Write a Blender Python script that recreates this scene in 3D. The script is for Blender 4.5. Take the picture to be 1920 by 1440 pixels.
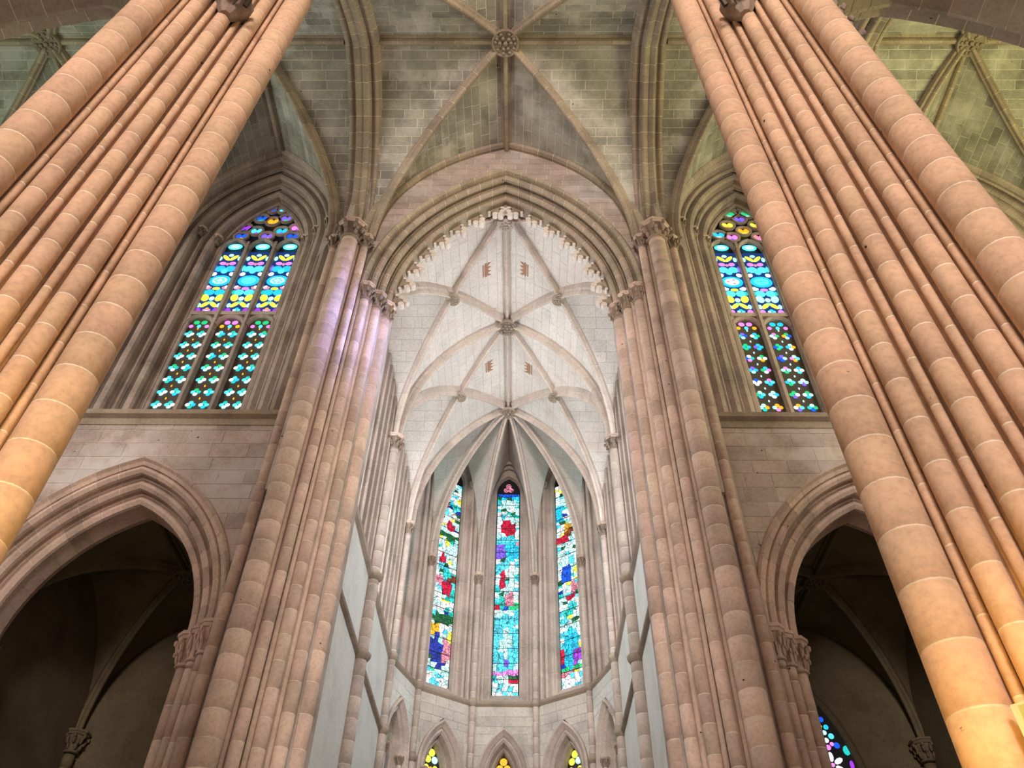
import bpy, math, random
from mathutils import Vector, Matrix
random.seed(7)
S = bpy.context.scene
for o in list(bpy.data.objects): bpy.data.objects.remove(o)

# ------------------------------------------------------------------ camera, world, light, exposure
FPX = 1474.36
AX_Z = Vector((25.0, 1435.0, FPX)).normalized()          # world up seen in camera (right, up, forward)
AX_Y = Vector((12.0, -1515.0, FPX)); AX_Y = (AX_Y - AX_Z * AX_Y.dot(AX_Z)).normalized()
AX_X = AX_Z.cross(AX_Y)
EYE = Vector((0.67, 0.0, 1.6))
cd = bpy.data.cameras.new('camera'); cam = bpy.data.objects.new('camera', cd); S.collection.objects.link(cam)
rt = Vector((AX_X[0], AX_Y[0], AX_Z[0])); up = Vector((AX_X[1], AX_Y[1], AX_Z[1])); fw = Vector((AX_X[2], AX_Y[2], AX_Z[2]))
m3 = Matrix((rt, up, -fw)).transposed()
cam.matrix_world = Matrix.Translation(EYE) @ m3.to_4x4()
cd.sensor_fit = 'HORIZONTAL'; cd.sensor_width = 36.0; cd.lens = FPX / 1920 * 36.0
cd.clip_start = 0.05; cd.clip_end = 300
S.camera = cam
def pix_ray(u, v):
    d = Vector((u - 960, 720 - v, FPX))
    return (rt * d[0] + up * d[1] + fw * d[2]).normalized()

W = bpy.data.worlds.new('world'); S.world = W; W.use_nodes = True
bg = W.node_tree.nodes['Background']; bg.inputs[0].default_value = (0.80, 0.88, 1.0, 1); bg.inputs[1].default_value = 0.55
S.view_settings.view_transform = 'Standard'; S.view_settings.look = 'None'
S.view_settings.gamma = 1.0; S.view_settings.use_curve_mapping = False
S.view_settings.exposure = 0.0
S.cycles.max_bounces = 6; S.cycles.caustics_reflective = False; S.cycles.caustics_refractive = False

def area(name, loc, target, sx, sy, col, watts, spread=180):
    l = bpy.data.lights.new(name, 'AREA'); l.shape = 'RECTANGLE'; l.size = sx; l.size_y = sy
    l.color = col; l.energy = watts; l.spread = math.radians(spread)
    o = bpy.data.objects.new(name, l); S.collection.objects.link(o); o.location = loc
    o.rotation_euler = (Vector(target) - Vector(loc)).to_track_quat('-Z', 'Y').to_euler()
    return o
# unseen area lights added to stand for daylight from nave, aisle and transept windows
LIGHTS = [
 ('west_window_light', (0, -28.3, 17), (0, 14, 17), 7.0, 11.0, (1.0, 0.85, 0.74), 8000, 150),
 ('clerestory_light_north', (-6.4, -8, 24), (3, 8, 14), 3.0, 6.0, (1.0, 0.72, 0.55), 350, 150),
 ('clerestory_light_south', (6.4, -8, 24), (-3, 8, 14), 3.0, 6.0, (1.0, 0.74, 0.58), 350, 150),
 ('aisle_window_light_north', (-12.2, -9.0, 7.0), (5.8, 5.0, 1.2), 1.4, 3.5, (1.0, 0.56, 0.06), 300, 14),
 ('aisle_window_light_south', (12.2, -9.0, 7.5), (-6.2, 4.6, 3.8), 1.4, 3.5, (1.0, 0.66, 0.18), 190, 18),
 ('transept_end_light_south', (20.9, 11.2, 22), (12, 11.5, 30), 4.0, 9.0, (1.0, 0.92, 0.40), 1700, 160),
 ('transept_end_light_north', (-20.9, 11.2, 22), (-12, 11.5, 30), 4.0, 9.0, (0.66, 0.82, 0.60), 900, 160),
  ('transept_west_light_fill_north', (-17.0, 6.8, 20), (-8.5, 16, 19), 3.0, 7.0, (1.0, 0.84, 0.76), 800, 150),  # fill light added to brighten the transept east wall
 ('transept_west_light_fill_south', (17.0, 6.8, 20), (8.5, 16, 19), 3.0, 7.0, (1.0, 0.88, 0.74), 700, 150),  # same added fill for the opposite arm
 ('transept_violet_light_south', (20.9, 9.5, 15), (-5.7, 15.4, 20.5), 1.5, 3.0, (0.35, 0.42, 1.0), 75, 13),  # narrow beam added to tint the eastern pier lavender
]
for L in LIGHTS: area(*L)

# ------------------------------------------------------------------ object helpers
COL = S.collection
def link(name, me, parent=None, loc=None, rot=None, scale=None):
    o = bpy.data.objects.new(name, me); COL.objects.link(o)
    if loc is not None: o.location = loc
    if rot is not None: o.rotation_euler = rot
    if scale is not None: o.scale = scale
    if parent is not None:
        o.parent = parent
        if 'base' in parent.keys(): o.matrix_parent_inverse = Matrix.Translation(-Vector(BASE[parent.name]))
    return o
BASE = {}
def mesh(verts, faces, mat, smooth=False, name='m'):
    me = bpy.data.meshes.new(name); me.from_pydata([tuple(v) for v in verts], [], faces)
    if mat: me.materials.append(mat)
    if smooth: me.polygons.foreach_set('use_smooth', [True] * len(me.polygons))
    me.update(); return me
def tag(o, label=None, cat=None, group=None, kind=None):
    if label: o['label'] = label
    if cat: o['category'] = cat
    if group: o['group'] = group
    if kind: o['kind'] = kind
    return o
def thing(name, loc, label, cat, group=None):
    o = bpy.data.objects.new(name, None); COL.objects.link(o); o.location = loc; o.empty_display_size = 0.3
    BASE[o.name] = tuple(loc); o['base'] = 1
    return tag(o, label, cat, group)
def holder(name, parent, loc=(0, 0, 0)):
    """an Empty that groups the pieces of one part; it sits at the world origin of its thing"""
    o = bpy.data.objects.new(name, None); COL.objects.link(o)
    o.parent = parent
    if 'base' in parent.keys(): o.matrix_parent_inverse = Matrix.Translation(-Vector(BASE[parent.name]))
    return o
class MB:
    def __init__(s): s.v = []; s.f = []
    def add(s, vs, fs):
        n = len(s.v); s.v += [tuple(v) for v in vs]; s.f += [tuple(i + n for i in f) for f in fs]
    def box(s, c, h, M=None):
        vs = [Vector((c[0] + x * h[0], c[1] + y * h[1], c[2] + z * h[2])) for x in (-1, 1) for y in (-1, 1) for z in (-1, 1)]
        if M: vs = [M @ v for v in vs]
        s.add(vs, [(0, 1, 3, 2), (4, 6, 7, 5), (0, 4, 5, 1), (2, 3, 7, 6), (0, 2, 6, 4), (1, 5, 7, 3)])
    def lathe(s, prof, n=12, c=(0, 0, 0), ph=0, M=None):
        vs = []
        for r, z in prof:
            for k in range(n):
                a = ph + 2 * math.pi * k / n; p = Vector((c[0] + r * math.cos(a), c[1] + r * math.sin(a), c[2] + z))
                vs.append(M @ p if M else p)
        fs = [(i * n + k, i * n + (k + 1) % n, (i + 1) * n + (k + 1) % n, (i + 1) * n + k) for i in range(len(prof) - 1) for k in range(n)]
        fs.append(tuple(range(n - 1, -1, -1))); fs.append(tuple((len(prof) - 1) * n + k for k in range(n)))
        s.add(vs, fs)
    def tube(s, pts, rad, n=8):
        pts = [Vector(p) for p in pts]; vs = []
        for i, p in enumerate(pts):
            t = (pts[min(i + 1, len(pts) - 1)] - pts[max(i - 1, 0)]).normalized()
            a = t.orthogonal().normalized(); b = t.cross(a)
            if i and False: pass
            r = rad[i] if isinstance(rad, (list, tuple)) else rad
            for k in range(n):
                w = 2 * math.pi * k / n; vs.append(p + a * r * math.cos(w) + b * r * math.sin(w))
        fs = [(i * n + k, i * n + (k + 1) % n, (i + 1) * n + (k + 1) % n, (i + 1) * n + k) for i in range(len(pts) - 1) for k in range(n)]
        fs.append(tuple(range(n - 1, -1, -1))); fs.append(tuple((len(pts) - 1) * n + k for k in range(n)))
        s.add(vs, fs)
    def blob(s, c, r, n=6, m=4, M=None):
        prof = []
        for i in range(m + 1):
            a = -math.pi / 2 + math.pi * i / m; prof.append((max(0.02, math.cos(a)) * r[0], math.sin(a) * r[2]))
        s.lathe(prof, n, c, 0, M)
    def mesh(s, mat, smooth=False): return mesh(s.v, s.f, mat, smooth)
    def obj(s, name, mat, parent=None, smooth=False): return link(name, s.mesh(mat, smooth), parent)

# ------------------------------------------------------------------ materials
def stone_mat(name, col, var=0.16, blotch=0.35, streak=None, bump=0.25, rough=0.92, speck=True, hue=0.012):
    m = bpy.data.materials.new(name); m.use_nodes = True; nt = m.node_tree; N = nt.nodes; K = nt.links
    b = N['Principled BSDF']; b.inputs['Roughness'].default_value = rough
    if 'Specular IOR Level' in b.inputs: b.inputs['Specular IOR Level'].default_value = 0.25
    g = N.new('ShaderNodeNewGeometry'); oi = N.new('ShaderNodeObjectInfo')
    def noise(sc, det=4, ro=0.55):
        n = N.new('ShaderNodeTexNoise'); n.inputs['Scale'].default_value = sc; n.inputs['Detail'].default_value = det
        n.inputs['Roughness'].default_value = ro; K.new(g.outputs['Position'], n.inputs['Vector']); return n
    def ramp(src, stops):
        r = N.new('ShaderNodeValToRGB'); K.new(src, r.inputs[0])
        while len(r.color_ramp.elements) < len(stops): r.color_ramp.elements.new(0.5)
        for e, (p, c) in zip(r.color_ramp.elements, stops): e.position = p; e.color = (c[0], c[1], c[2], 1)
        return r
    lo = tuple(c * (1 - blotch) for c in col); hi = tuple(min(1, c * (1 + blotch * 0.35)) for c in col)
    r1 = ramp(noise(0.9, 5, 0.6).outputs[0], [(0.30, lo), (0.52, col), (0.72, hi)])
    r2 = ramp(noise(13, 5, 0.65).outputs[0], [(0.3, (0.80,) * 3), (0.55, (1.0,) * 3), (0.75, (1.07,) * 3)])
    mx = N.new('ShaderNodeMix'); mx.data_type = 'RGBA'; mx.blend_type = 'MULTIPLY'; mx.inputs[0].default_value = 1
    K.new(r1.outputs[0], mx.inputs[6]); K.new(r2.outputs[0], mx.inputs[7]); last = mx.outputs[2]
    if streak:
        r3 = ramp(noise(0.45, 6, 0.7).outputs[0], [(0.50, (0,) * 3), (0.66, (1,) * 3)])
        sx = N.new('ShaderNodeMix'); sx.data_type = 'RGBA'; K.new(r3.outputs[0], sx.inputs[0]); K.new(last, sx.inputs[6])
        sx.inputs[7].default_value = (*streak, 1); last = sx.outputs[2]
    hs = N.new('ShaderNodeHueSaturation')
    mr = N.new('ShaderNodeMapRange'); K.new(oi.outputs['Random'], mr.inputs[0]); mr.inputs[3].default_value = 1 - var; mr.inputs[4].default_value = 1 + var * 0.8
    K.new(mr.outputs[0], hs.inputs['Value'])
    mh = N.new('ShaderNodeMath'); mh.operation = 'MULTIPLY'; mh.inputs[1].default_value = 7.31; K.new(oi.outputs['Random'], mh.inputs[0])
    fr = N.new('ShaderNodeMath'); fr.operation = 'FRACT'; K.new(mh.outputs[0], fr.inputs[0])
    mr2 = N.new('ShaderNodeMapRange'); K.new(fr.outputs[0], mr2.inputs[0]); mr2.inputs[3].default_value = 0.5 - hue; mr2.inputs[4].default_value = 0.5 + hue
    K.new(mr2.outputs[0], hs.inputs['Hue']); K.new(last, hs.inputs['Color']); last = hs.outputs[0]
    if speck:
        vo = N.new('ShaderNodeTexVoronoi'); vo.inputs['Scale'].default_value = 1.7; va = N.new('ShaderNodeVectorMath'); va.operation = 'MULTIPLY_ADD'; va.inputs[1].default_value = (0.16, 0.16, 0.16); K.new(noise(9, 3).outputs['Color'], va.inputs[0]); K.new(g.outputs['Position'], va.inputs[2]); K.new(va.outputs[0], vo.inputs['Vector'])
        r4 = ramp(vo.outputs['Distance'], [(0.035, (1,) * 3), (0.05, (0,) * 3)])
        sp = N.new('ShaderNodeMix'); sp.data_type = 'RGBA'; K.new(r4.outputs[0], sp.inputs[0]); K.new(last, sp.inputs[6])
        sp.inputs[7].default_value = (0.03, 0.02, 0.015, 1); last = sp.outputs[2]
    K.new(last, b.inputs['Base Color'])
    bp = N.new('ShaderNodeBump'); bp.inputs['Strength'].default_value = bump; bp.inputs['Distance'].default_value = 0.03
    K.new(noise(7, 6, 0.7).outputs[0], bp.inputs['Height']); K.new(bp.outputs[0], b.inputs['Normal'])
    return m
def plain(name, col, rough=0.8, metal=0.0):
    m = bpy.data.materials.new(name); m.use_nodes = True; b = m.node_tree.nodes['Principled BSDF']
    nz = m.node_tree.nodes.new('ShaderNodeTexNoise'); nz.inputs['Scale'].default_value = 6
    rp = m.node_tree.nodes.new('ShaderNodeValToRGB'); rp.color_ramp.elements[0].color = (*[c * 0.82 for c in col], 1); rp.color_ramp.elements[1].color = (*[min(1, c * 1.12) for c in col], 1)
    m.node_tree.links.new(nz.outputs[0], rp.inputs[0]); m.node_tree.links.new(rp.outputs[0], b.inputs['Base Color'])
    b.inputs['Roughness'].default_value = rough; b.inputs['Metallic'].default_value = metal
    return m
def glass_mat(name, col, st):
    m = bpy.data.materials.new(name); m.use_nodes = True; nt = m.node_tree; b = nt.nodes['Principled BSDF']
    b.inputs['Base Color'].default_value = (*[c * 0.3 for c in col], 1); b.inputs['Roughness'].default_value = 0.25
    nz = nt.nodes.new('ShaderNodeTexNoise'); nz.inputs['Scale'].default_value = 9
    rp = nt.nodes.new('ShaderNodeValToRGB'); rp.color_ramp.elements[0].position = 0.3; rp.color_ramp.elements[1].position = 0.7
    rp.color_ramp.elements[0].color = (*[c * 0.75 for c in col], 1); rp.color_ramp.elements[1].color = (*[min(1, c * 1.15) for c in col], 1)
    nt.links.new(nz.outputs[0], rp.inputs[0]); nt.links.new(rp.outputs[0], b.inputs['Emission Color'])
    b.inputs['Emission Strength'].default_value = st
    return m
PIER = stone_mat('pier_sandstone', (0.64, 0.44, 0.31), var=0.08, blotch=0.20, hue=0.005)
PIERE = stone_mat('east_pier_sandstone', (0.66, 0.52, 0.45), var=0.19, blotch=0.28)
VAULT = stone_mat('vault_sandstone', (0.40, 0.39, 0.345), var=0.22, blotch=0.38, streak=(0.56, 0.55, 0.53))
RIBM = stone_mat('rib_sandstone', (0.42, 0.35, 0.28), var=0.12, blotch=0.30)
WALLM = stone_mat('wall_sandstone', (0.55, 0.46, 0.42), var=0.14, blotch=0.28, streak=(0.60, 0.58, 0.58))
WINM = stone_mat('window_sandstone', (0.52, 0.44, 0.39), var=0.12, blotch=0.35, speck=False)
CHW = stone_mat('limewashed_web', (0.84, 0.82, 0.78), var=0.05, blotch=0.12, streak=(0.70, 0.63, 0.58), bump=0.12, speck=False, hue=0.004)
CHR = stone_mat('chancel_rib_stone', (0.66, 0.58, 0.52), var=0.06, blotch=0.18, speck=False)
APSE = stone_mat('apse_sandstone', (0.58, 0.50, 0.45), var=0.08, blotch=0.28, speck=False)
APSEL = stone_mat('apse_lower_ashlar', (0.60, 0.58, 0.53), var=0.10, blotch=0.25, speck=False)
PLASTER = stone_mat('side_wall_plaster', (0.70, 0.72, 0.70), var=0.03, blotch=0.14, bump=0.15, speck=False, hue=0.003)
CARVED = stone_mat('carved_sandstone', (0.34, 0.27, 0.22), var=0.1, blotch=0.4, speck=False)
CUSPM = stone_mat('cusp_limestone', (0.82, 0.76, 0.71), var=0.06, blotch=0.15, speck=False)
CHAPEL = stone_mat('chapel_stone', (0.17, 0.14, 0.085), var=0.1, blotch=0.3, speck=False)  # dimness of the chapel is put into this dark stone colour
MORTAR = stone_mat('lime_mortar', (0.84, 0.74, 0.61), var=0.0, blotch=0.15, bump=0.1, speck=False)
MORTARG = stone_mat('web_mortar', (0.72, 0.70, 0.63), var=0.0, blotch=0.15, bump=0.1, speck=False)
MORTARC = stone_mat('chancel_mortar', (0.50, 0.45, 0.39), var=0.0, blotch=0.15, bump=0.1, speck=False)
FLOORM = stone_mat('floor_stone', (0.55, 0.47, 0.38), var=0.0, blotch=0.25)
LEAD = plain('dark_lead', (0.012, 0.013, 0.02), 0.6)
IRON = plain('dark_iron', (0.05, 0.035, 0.025), 0.5, 0.6)
PAINT = plain('faded_red_paint', (0.42, 0.24, 0.15), 0.9)
BOARD = plain('pale_green_board', (0.27, 0.32, 0.17), 0.5)
BOARDW = plain('white_board_edge', (0.46, 0.45, 0.38), 0.5)
GS = 1.35
PAL = dict(cyan=(0.02, 0.55, 0.85), sky=(0.10, 0.72, 0.95), pale=(0.55, 0.92, 0.95), white=(0.95, 1.0, 1.0), blue=(0.01, 0.10, 0.75), deep=(0.01, 0.03, 0.35),
  green=(0.02, 0.55, 0.20), teal=(0.02, 0.55, 0.50), yellow=(0.95, 0.85, 0.08), gold=(0.90, 0.45, 0.02), pink=(0.85, 0.25, 0.80), purple=(0.35, 0.05, 0.70), red=(0.55, 0.01, 0.05),
  rose=(0.75, 0.25, 0.35), brown=(0.20, 0.05, 0.02), dgreen=(0.01, 0.12, 0.04), violet=(0.22, 0.12, 0.85), mint=(0.45, 0.95, 0.75))
def painted_glass(name, col, st):
    """figure glass: small leaded bits with painted tone, dark lead between them"""
    m = glass_mat(name, col, st); nt = m.node_tree; N = nt.nodes; K = nt.links; b = N['Principled BSDF']
    src = b.inputs['Emission Color'].links[0].from_socket
    g = N.new('ShaderNodeNewGeometry'); v1 = N.new('ShaderNodeTexVoronoi'); v1.inputs['Scale'].default_value = 6.5
    v2 = N.new('ShaderNodeTexVoronoi'); v2.feature = 'DISTANCE_TO_EDGE'; v2.inputs['Scale'].default_value = 6.5
    K.new(g.outputs['Position'], v1.inputs['Vector']); K.new(g.outputs['Position'], v2.inputs['Vector'])
    sp = N.new('ShaderNodeSeparateColor'); K.new(v1.outputs['Color'], sp.inputs[0])
    r1 = N.new('ShaderNodeValToRGB'); K.new(sp.outputs[0], r1.inputs[0])
    for e, (p, c) in zip(r1.color_ramp.elements, ((0.0, 0.45), (0.45, 1.05))): e.position = p; e.color = (c, c, c, 1)
    r2 = N.new('ShaderNodeValToRGB'); K.new(v2.outputs['Distance'], r2.inputs[0])
    for e, (p, c) in zip(r2.color_ramp.elements, ((0.03, 0.04), (0.075, 1.0))): e.position = p; e.color = (c, c, c, 1)
    last = src
    for r in (r1, r2):
        mx = N.new('ShaderNodeMix'); mx.data_type = 'RGBA'; mx.blend_type = 'MULTIPLY'; mx.inputs[0].default_value = 1
        K.new(last, mx.inputs[6]); K.new(r.outputs[0], mx.inputs[7]); last = mx.outputs[2]
    K.new(last, b.inputs['Emission Color']); return m
CLEAR = glass_mat('clear_leaded_glass', (0.95, 0.97, 1.0), 13.0)
GL = {k: glass_mat('glass_' + k, v, GS) for k, v in PAL.items()}
GF = {k: painted_glass('figure_glass_' + k, v, 1.5) for k, v in PAL.items()}

# ------------------------------------------------------------------ geometry helpers
class Arch:
    """pointed arch in (u, z): springing at z=zs, half width hw, apex za; d = inward offset"""
    def __init__(s, hw, zs, za):
        s.hw, s.zs, s.za = hw, zs, za; R = za - zs; s.c = (R * R - hw * hw) / (2 * hw); s.r = hw + s.c
    def apex(s, d=0): return s.zs + math.sqrt(max(1e-6, (s.r - d) ** 2 - s.c ** 2))
    def pt(s, t, d=0):
        r = s.r - d; ta = math.acos(max(-1, min(1, s.c / r))); a = ta * t
        return (r * math.cos(a) - s.c, s.zs + r * math.sin(a))
    def width(s, z, d=0):
        if z <= s.zs: return s.hw - d
        q = (s.r - d) ** 2 - (z - s.zs) ** 2
        return max(0.0, math.sqrt(q) - s.c) if q > 0 else 0.0
    def z(s, t):
        x = t * s.hw + s.c; return s.zs + math.sqrt(max(0, s.r ** 2 - x * x))
    def length(s): return s.r * math.acos(max(-1, min(1, s.c / s.r)))
class Frame:
    def __init__(s, o, u, w): s.o = Vector(o); s.u = Vector(u).normalized(); s.w = Vector(w).normalized()
    def __call__(s, u, w, z): return s.o + s.u * u + s.w * w + Vector((0, 0, z))
FLIP = {}
def prof_strip(rows):
    """quads between successive equal-length point rows"""
    n = len(rows[0]); vs = [p for r in rows for p in r]
    return vs, [(i * n + k, i * n + k + 1, (i + 1) * n + k + 1, (i + 1) * n + k) for i in range(len(rows) - 1) for k in range(n - 1)]
def arch_piece(A, F, prof, t0, t1, sgn, nseg, back=None):
    rows = []
    for i in range(nseg + 1):
        t = t0 + (t1 - t0) * i / nseg; row = []
        for d, w in prof:
            u, z = A.pt(t, d); row.append(F(sgn * u, w, z))
        rows.append(row)
    vs, fs = prof_strip(rows)
    return vs, fs
def inset_profile(prof, e):
    """the section shrunk by e towards its own inside"""
    n = len(prof); ar = sum(prof[i][0] * prof[(i + 1) % n][1] - prof[(i + 1) % n][0] * prof[i][1] for i in range(n))
    sg = 1 if ar > 0 else -1; out = []
    for i in range(n):
        nx = ny = 0.0
        for a, b in ((i - 1, i), (i, i + 1)):
            if a < 0 or b >= n: continue
            dx, dy = prof[b][0] - prof[a][0], prof[b][1] - prof[a][1]; L = math.hypot(dx, dy) or 1
            nx += -dy / L * sg; ny += dx / L * sg
        L = math.hypot(nx, ny) or 1; out.append((prof[i][0] + nx / L * e, prof[i][1] + ny / L * e))
    return out
def archivolt(parent, name, A, F, prof, mat, vlen=0.55, gap=0.02, nseg=2, mort=None, sides=(-1, 1), tmax=1.0, piece='voussoir', t_first=0.0):
    """one order of an arch: voussoirs (each a mesh) over a recessed mortar core"""
    h = holder(name, parent)
    Ln = A.length(); nv = max(3, round(Ln / vlen)); g = gap / Ln / 2
    mb = MB(); inset = inset_profile(prof, 0.008)
    for sg in sides:
        vs, fs = arch_piece(A, F, inset, t_first, tmax, sg, nv * nseg); mb.add(vs, fs)
        for k in range(nv):
            a = t_first + (tmax - t_first) * k / nv; b = t_first + (tmax - t_first) * (k + 1) / nv
            vs, fs = arch_piece(A, F, prof, a + g, b - g, sg, nseg)
            link(piece, mesh(vs, fs, mat), h)
    link('joint_core', mb.mesh(mort or MORTAR), h)
    return h
def rolls(d0, w0, d1, w1, n, r, deep=0.6, k=5):
    """a splay from (d0,w0) to (d1,w1) cut into n rolls with hollows between them"""
    out = []; D = Vector((d1 - d0, w1 - w0)); L = D.length; D /= L; Nn = Vector((D[1], -D[0]))   # towards the room
    step = L / n
    for i in range(n):
        c = Vector((d0, w0)) + D * step * (i + 0.5)
        out.append(tuple(c - D * step * 0.5 - Nn * r * deep))
        out.append(tuple(c - D * step * 0.38 - Nn * r * deep * 0.9))
        for j in range(k):
            a = math.pi * j / (k - 1); out.append(tuple(c - D * math.cos(a) * r + Nn * math.sin(a) * r))
        out.append(tuple(c + D * step * 0.38 - Nn * r * deep * 0.9))
    out.append((d1 - Nn[0] * r * deep, w1 - Nn[1] * r * deep))
    return out
def jamb(parent, name, A, F, prof, z0, z1, mat, sides=(-1, 1), course=None, gap=0.02, mort=None, piece='jamb_stone'):
    """vertical continuation of an order"""
    h = holder(name, parent)
    zs = [z0, z1] if not course else [z0 + (z1 - z0) * i / max(1, round((z1 - z0) / course)) for i in range(max(1, round((z1 - z0) / course)) + 1)]
    mb = MB()
    for sg in sides:
        if course:
            rows = [[F(sg * (A.hw - d), w, z) for d, w in inset_profile(prof, 0.008)] for z in (z0, z1)]; vs, fs = prof_strip(rows); mb.add(vs, fs)
        for a, b in zip(zs, zs[1:]):
            gg = gap / 2 if course else 0
            rows = [[F(sg * (A.hw - d), w, z) for d, w in prof] for z in (a + gg, b - gg)]
            vs, fs = prof_strip(rows)
            link(piece, mesh(vs, fs, mat), h)
    if course: link('joint_core', mb.mesh(mort or MORTAR), h)
    return h
COUNT = {}; REST = {}
def in_frame(p, m=90):
    d = Vector(p) - EYE; z = d.dot(fw)
    if z < 0.1: return False
    return -m < 960 + FPX * d.dot(rt) / z < 1920 + m and -m < 720 - FPX * d.dot(up) / z < 1440 + m
def stone_piece(parent, name, vs, fs, mat):
    """a stone of its own, or, out of frame or past the limit for one thing, part of the joined remainder"""
    k = (parent.name, name)
    c = sum((Vector(v) for v in vs), Vector()) / len(vs)
    if in_frame(c) and COUNT.get(k, 0) < 298:
        COUNT[k] = COUNT.get(k, 0) + 1; return link(name, mesh(vs, fs, mat), parent)
    r = REST.setdefault((parent.name, name, mat.name), (parent, MB(), mat)); r[1].add(vs, fs)
def patch(parent, ts, ua, ub, pos, inside, mat, mort, lens=(0.7, 1.3), gap=0.022, name='stone', depth=0.012, back=True, blocks=True, seed=0, jit=0.004):
    """courses of stones on a ruled surface pos(u,t), u from ua(t) to ub(t); mortar sheet recessed by depth"""
    rnd = random.Random(seed * 7919 + len(ts)); P = Vector(inside)
    def nrm(u, t, dt):
        p = pos(u, t); n = (pos(u + 0.01, t) - p).cross(pos(u, t + dt) - p)
        if n.length < 1e-12: return Vector((0, 0, -1))
        n.normalize(); return n if n.dot(P - p) > 0 else -n
    mb = MB()
    off = 0.0
    for t0, t1 in zip(ts, ts[1:]):
        dt = (t1 - t0); lo = min(ua(t0), ua(t1)); hi = max(ub(t0), ub(t1))
        um = 0.5 * (ua(t0) + ub(t0)); n = nrm(um, t0 + dt * 0.3, dt * 0.2)
        if back:
            nb = 1
            q = [(ua(t0), t0), (ub(t0), t0), (ub(t1), t1), (ua(t1), t1)]
            if abs(ub(t0) - ua(t0)) > 1e-3 or abs(ub(t1) - ua(t1)) > 1e-3:
                mb.add([pos(u, t) - n * depth for u, t in q], [(0, 1, 2, 3)])
        if not blocks: continue
        hlen = (pos(um, t1) - pos(um, t0)).length or 1; gt = min(0.45, gap / 2 / hlen) * dt
        a, b = t0 + gt, t1 - gt
        u = lo - rnd.random() * lens[0]
        while u < hi:
            v = u + rnd.uniform(*lens)
            if hi - v < lens[0] * 0.35: v = hi + 0.01
            cs = []
            for t in (a, b):
                x0 = max(u + gap / 2, ua(t) + gap / 2); x1 = min(v - gap / 2, ub(t) - gap / 2)
                cs.append((x0, max(x0, x1), x1 - x0))
            if max(cs[0][2], cs[1][2]) > 0.06:
                j = rnd.uniform(-jit, jit)
                fr = [pos(cs[0][0], a), pos(cs[0][1], a), pos(cs[1][1], b), pos(cs[1][0], b)]
                fr = [p + n * j for p in fr]; bk = [p - n * 0.07 for p in fr]
                stone_piece(parent, name, fr + bk, [(0, 1, 2, 3), (7, 6, 5, 4), (0, 4, 5, 1), (1, 5, 6, 2), (2, 6, 7, 3), (3, 7, 4, 0)], mat)
            u = v
    return mb
def tsteps(A, t0, t1, course):
    """profile parameters so that courses have about equal arc length"""
    pts = [(t0 + (t1 - t0) * i / 200) for i in range(201)]; L = [0]
    for p, q in zip(pts, pts[1:]): L.append(L[-1] + math.hypot((q - p) * A.hw, A.z(q) - A.z(p)))
    n = max(2, round(L[-1] / course)); out = []; j = 0
    for i in range(n + 1):
        while j < 200 and L[j] < L[-1] * i / n: j += 1
        out.append(pts[j])
    return out
def rib(parent, O, G, zf, t0, t1, prof, mat, vlen=0.7, mort=None, gap=0.02, name='rib', nst=26):
    """moulded rib along the straight plan line O-G with height zf(t)"""
    O = Vector((O[0], O[1], 0)); G = Vector((G[0], G[1], 0)); dirp = (G - O).normalized(); bn = dirp.cross(Vector((0, 0, 1)))
    n = 160; P = [O.lerp(G, t0 + (t1 - t0) * i / n) + Vector((0, 0, zf(t0 + (t1 - t0) * i / n))) for i in range(n + 1)]
    L = [0]
    for p, q in zip(P, P[1:]): L.append(L[-1] + (q - p).length)
    def at(s):
        s = max(0, min(1, s)) * L[-1]; j = 0
        lo, hi = 0, n
        while hi - lo > 1:
            m = (lo + hi) // 2
            if L[m] <= s: lo = m
            else: hi = m
        f = (s - L[lo]) / max(1e-9, L[lo + 1] - L[lo]); p = P[lo].lerp(P[lo + 1], f)
        i0, i1 = max(0, lo - 2), min(n, lo + 3); t = (P[i1] - P[i0]).normalized()
        q = bn.cross(t); q = q if q.z < 0 or abs(q.z) < 0.05 and q.dot(dirp) < 0 else -q
        return p, q
    def sect(s, ins=0.0):
        p, q = at(s); return [p + bn * a * (1 - ins * 2) + q * (b - ins * 0.1) for a, b in prof]
    h = holder(name, parent); nv = max(2, round(L[-1] / vlen)); g = gap / L[-1] / 2
    rows = [sect(i / nst, 0.06) for i in range(nst + 1)]; vs, fs = prof_strip(rows); link('joint_core', mesh(vs, fs, mort or MORTAR), h)
    for k in range(nv):
        rows = [sect(k / nv + g + (1 / nv - 2 * g) * i / 2) for i in range(3)]
        vs, fs = prof_strip(rows); m = len(prof); fs.append(tuple(range(m - 1, -1, -1))); fs.append(tuple(2 * m + i for i in range(m)))
        link('voussoir', mesh(vs, fs, mat), h)
    return h
def rib_prof(w, h):
    """chamfered rib with a roll on its nose"""
    return [(-w, -0.12), (-w, h * 0.30), (-w * 0.55, h * 0.45), (-w * 0.50, h * 0.72), (-w * 0.30, h * 0.95), (0, h), (w * 0.30, h * 0.95), (w * 0.50, h * 0.72), (w * 0.55, h * 0.45), (w, h * 0.30), (w, -0.12)]
DRUM = {}
def drum_mesh(r, h, mat, n=14):
    k = (round(r, 3), round(h, 3), mat.name)
    if k not in DRUM:
        mb = MB(); e = 0.004; mb.lathe([(r - e, 0.004), (r + 0.003, 0.009), (r + 0.003, h - 0.009), (r - e, h - 0.004)], n); DRUM[k] = mb.mesh(mat, False)
        me = DRUM[k]; me.polygons.foreach_set('use_smooth', [len(p.vertices) == 4 for p in me.polygons])
    return DRUM[k]
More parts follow.
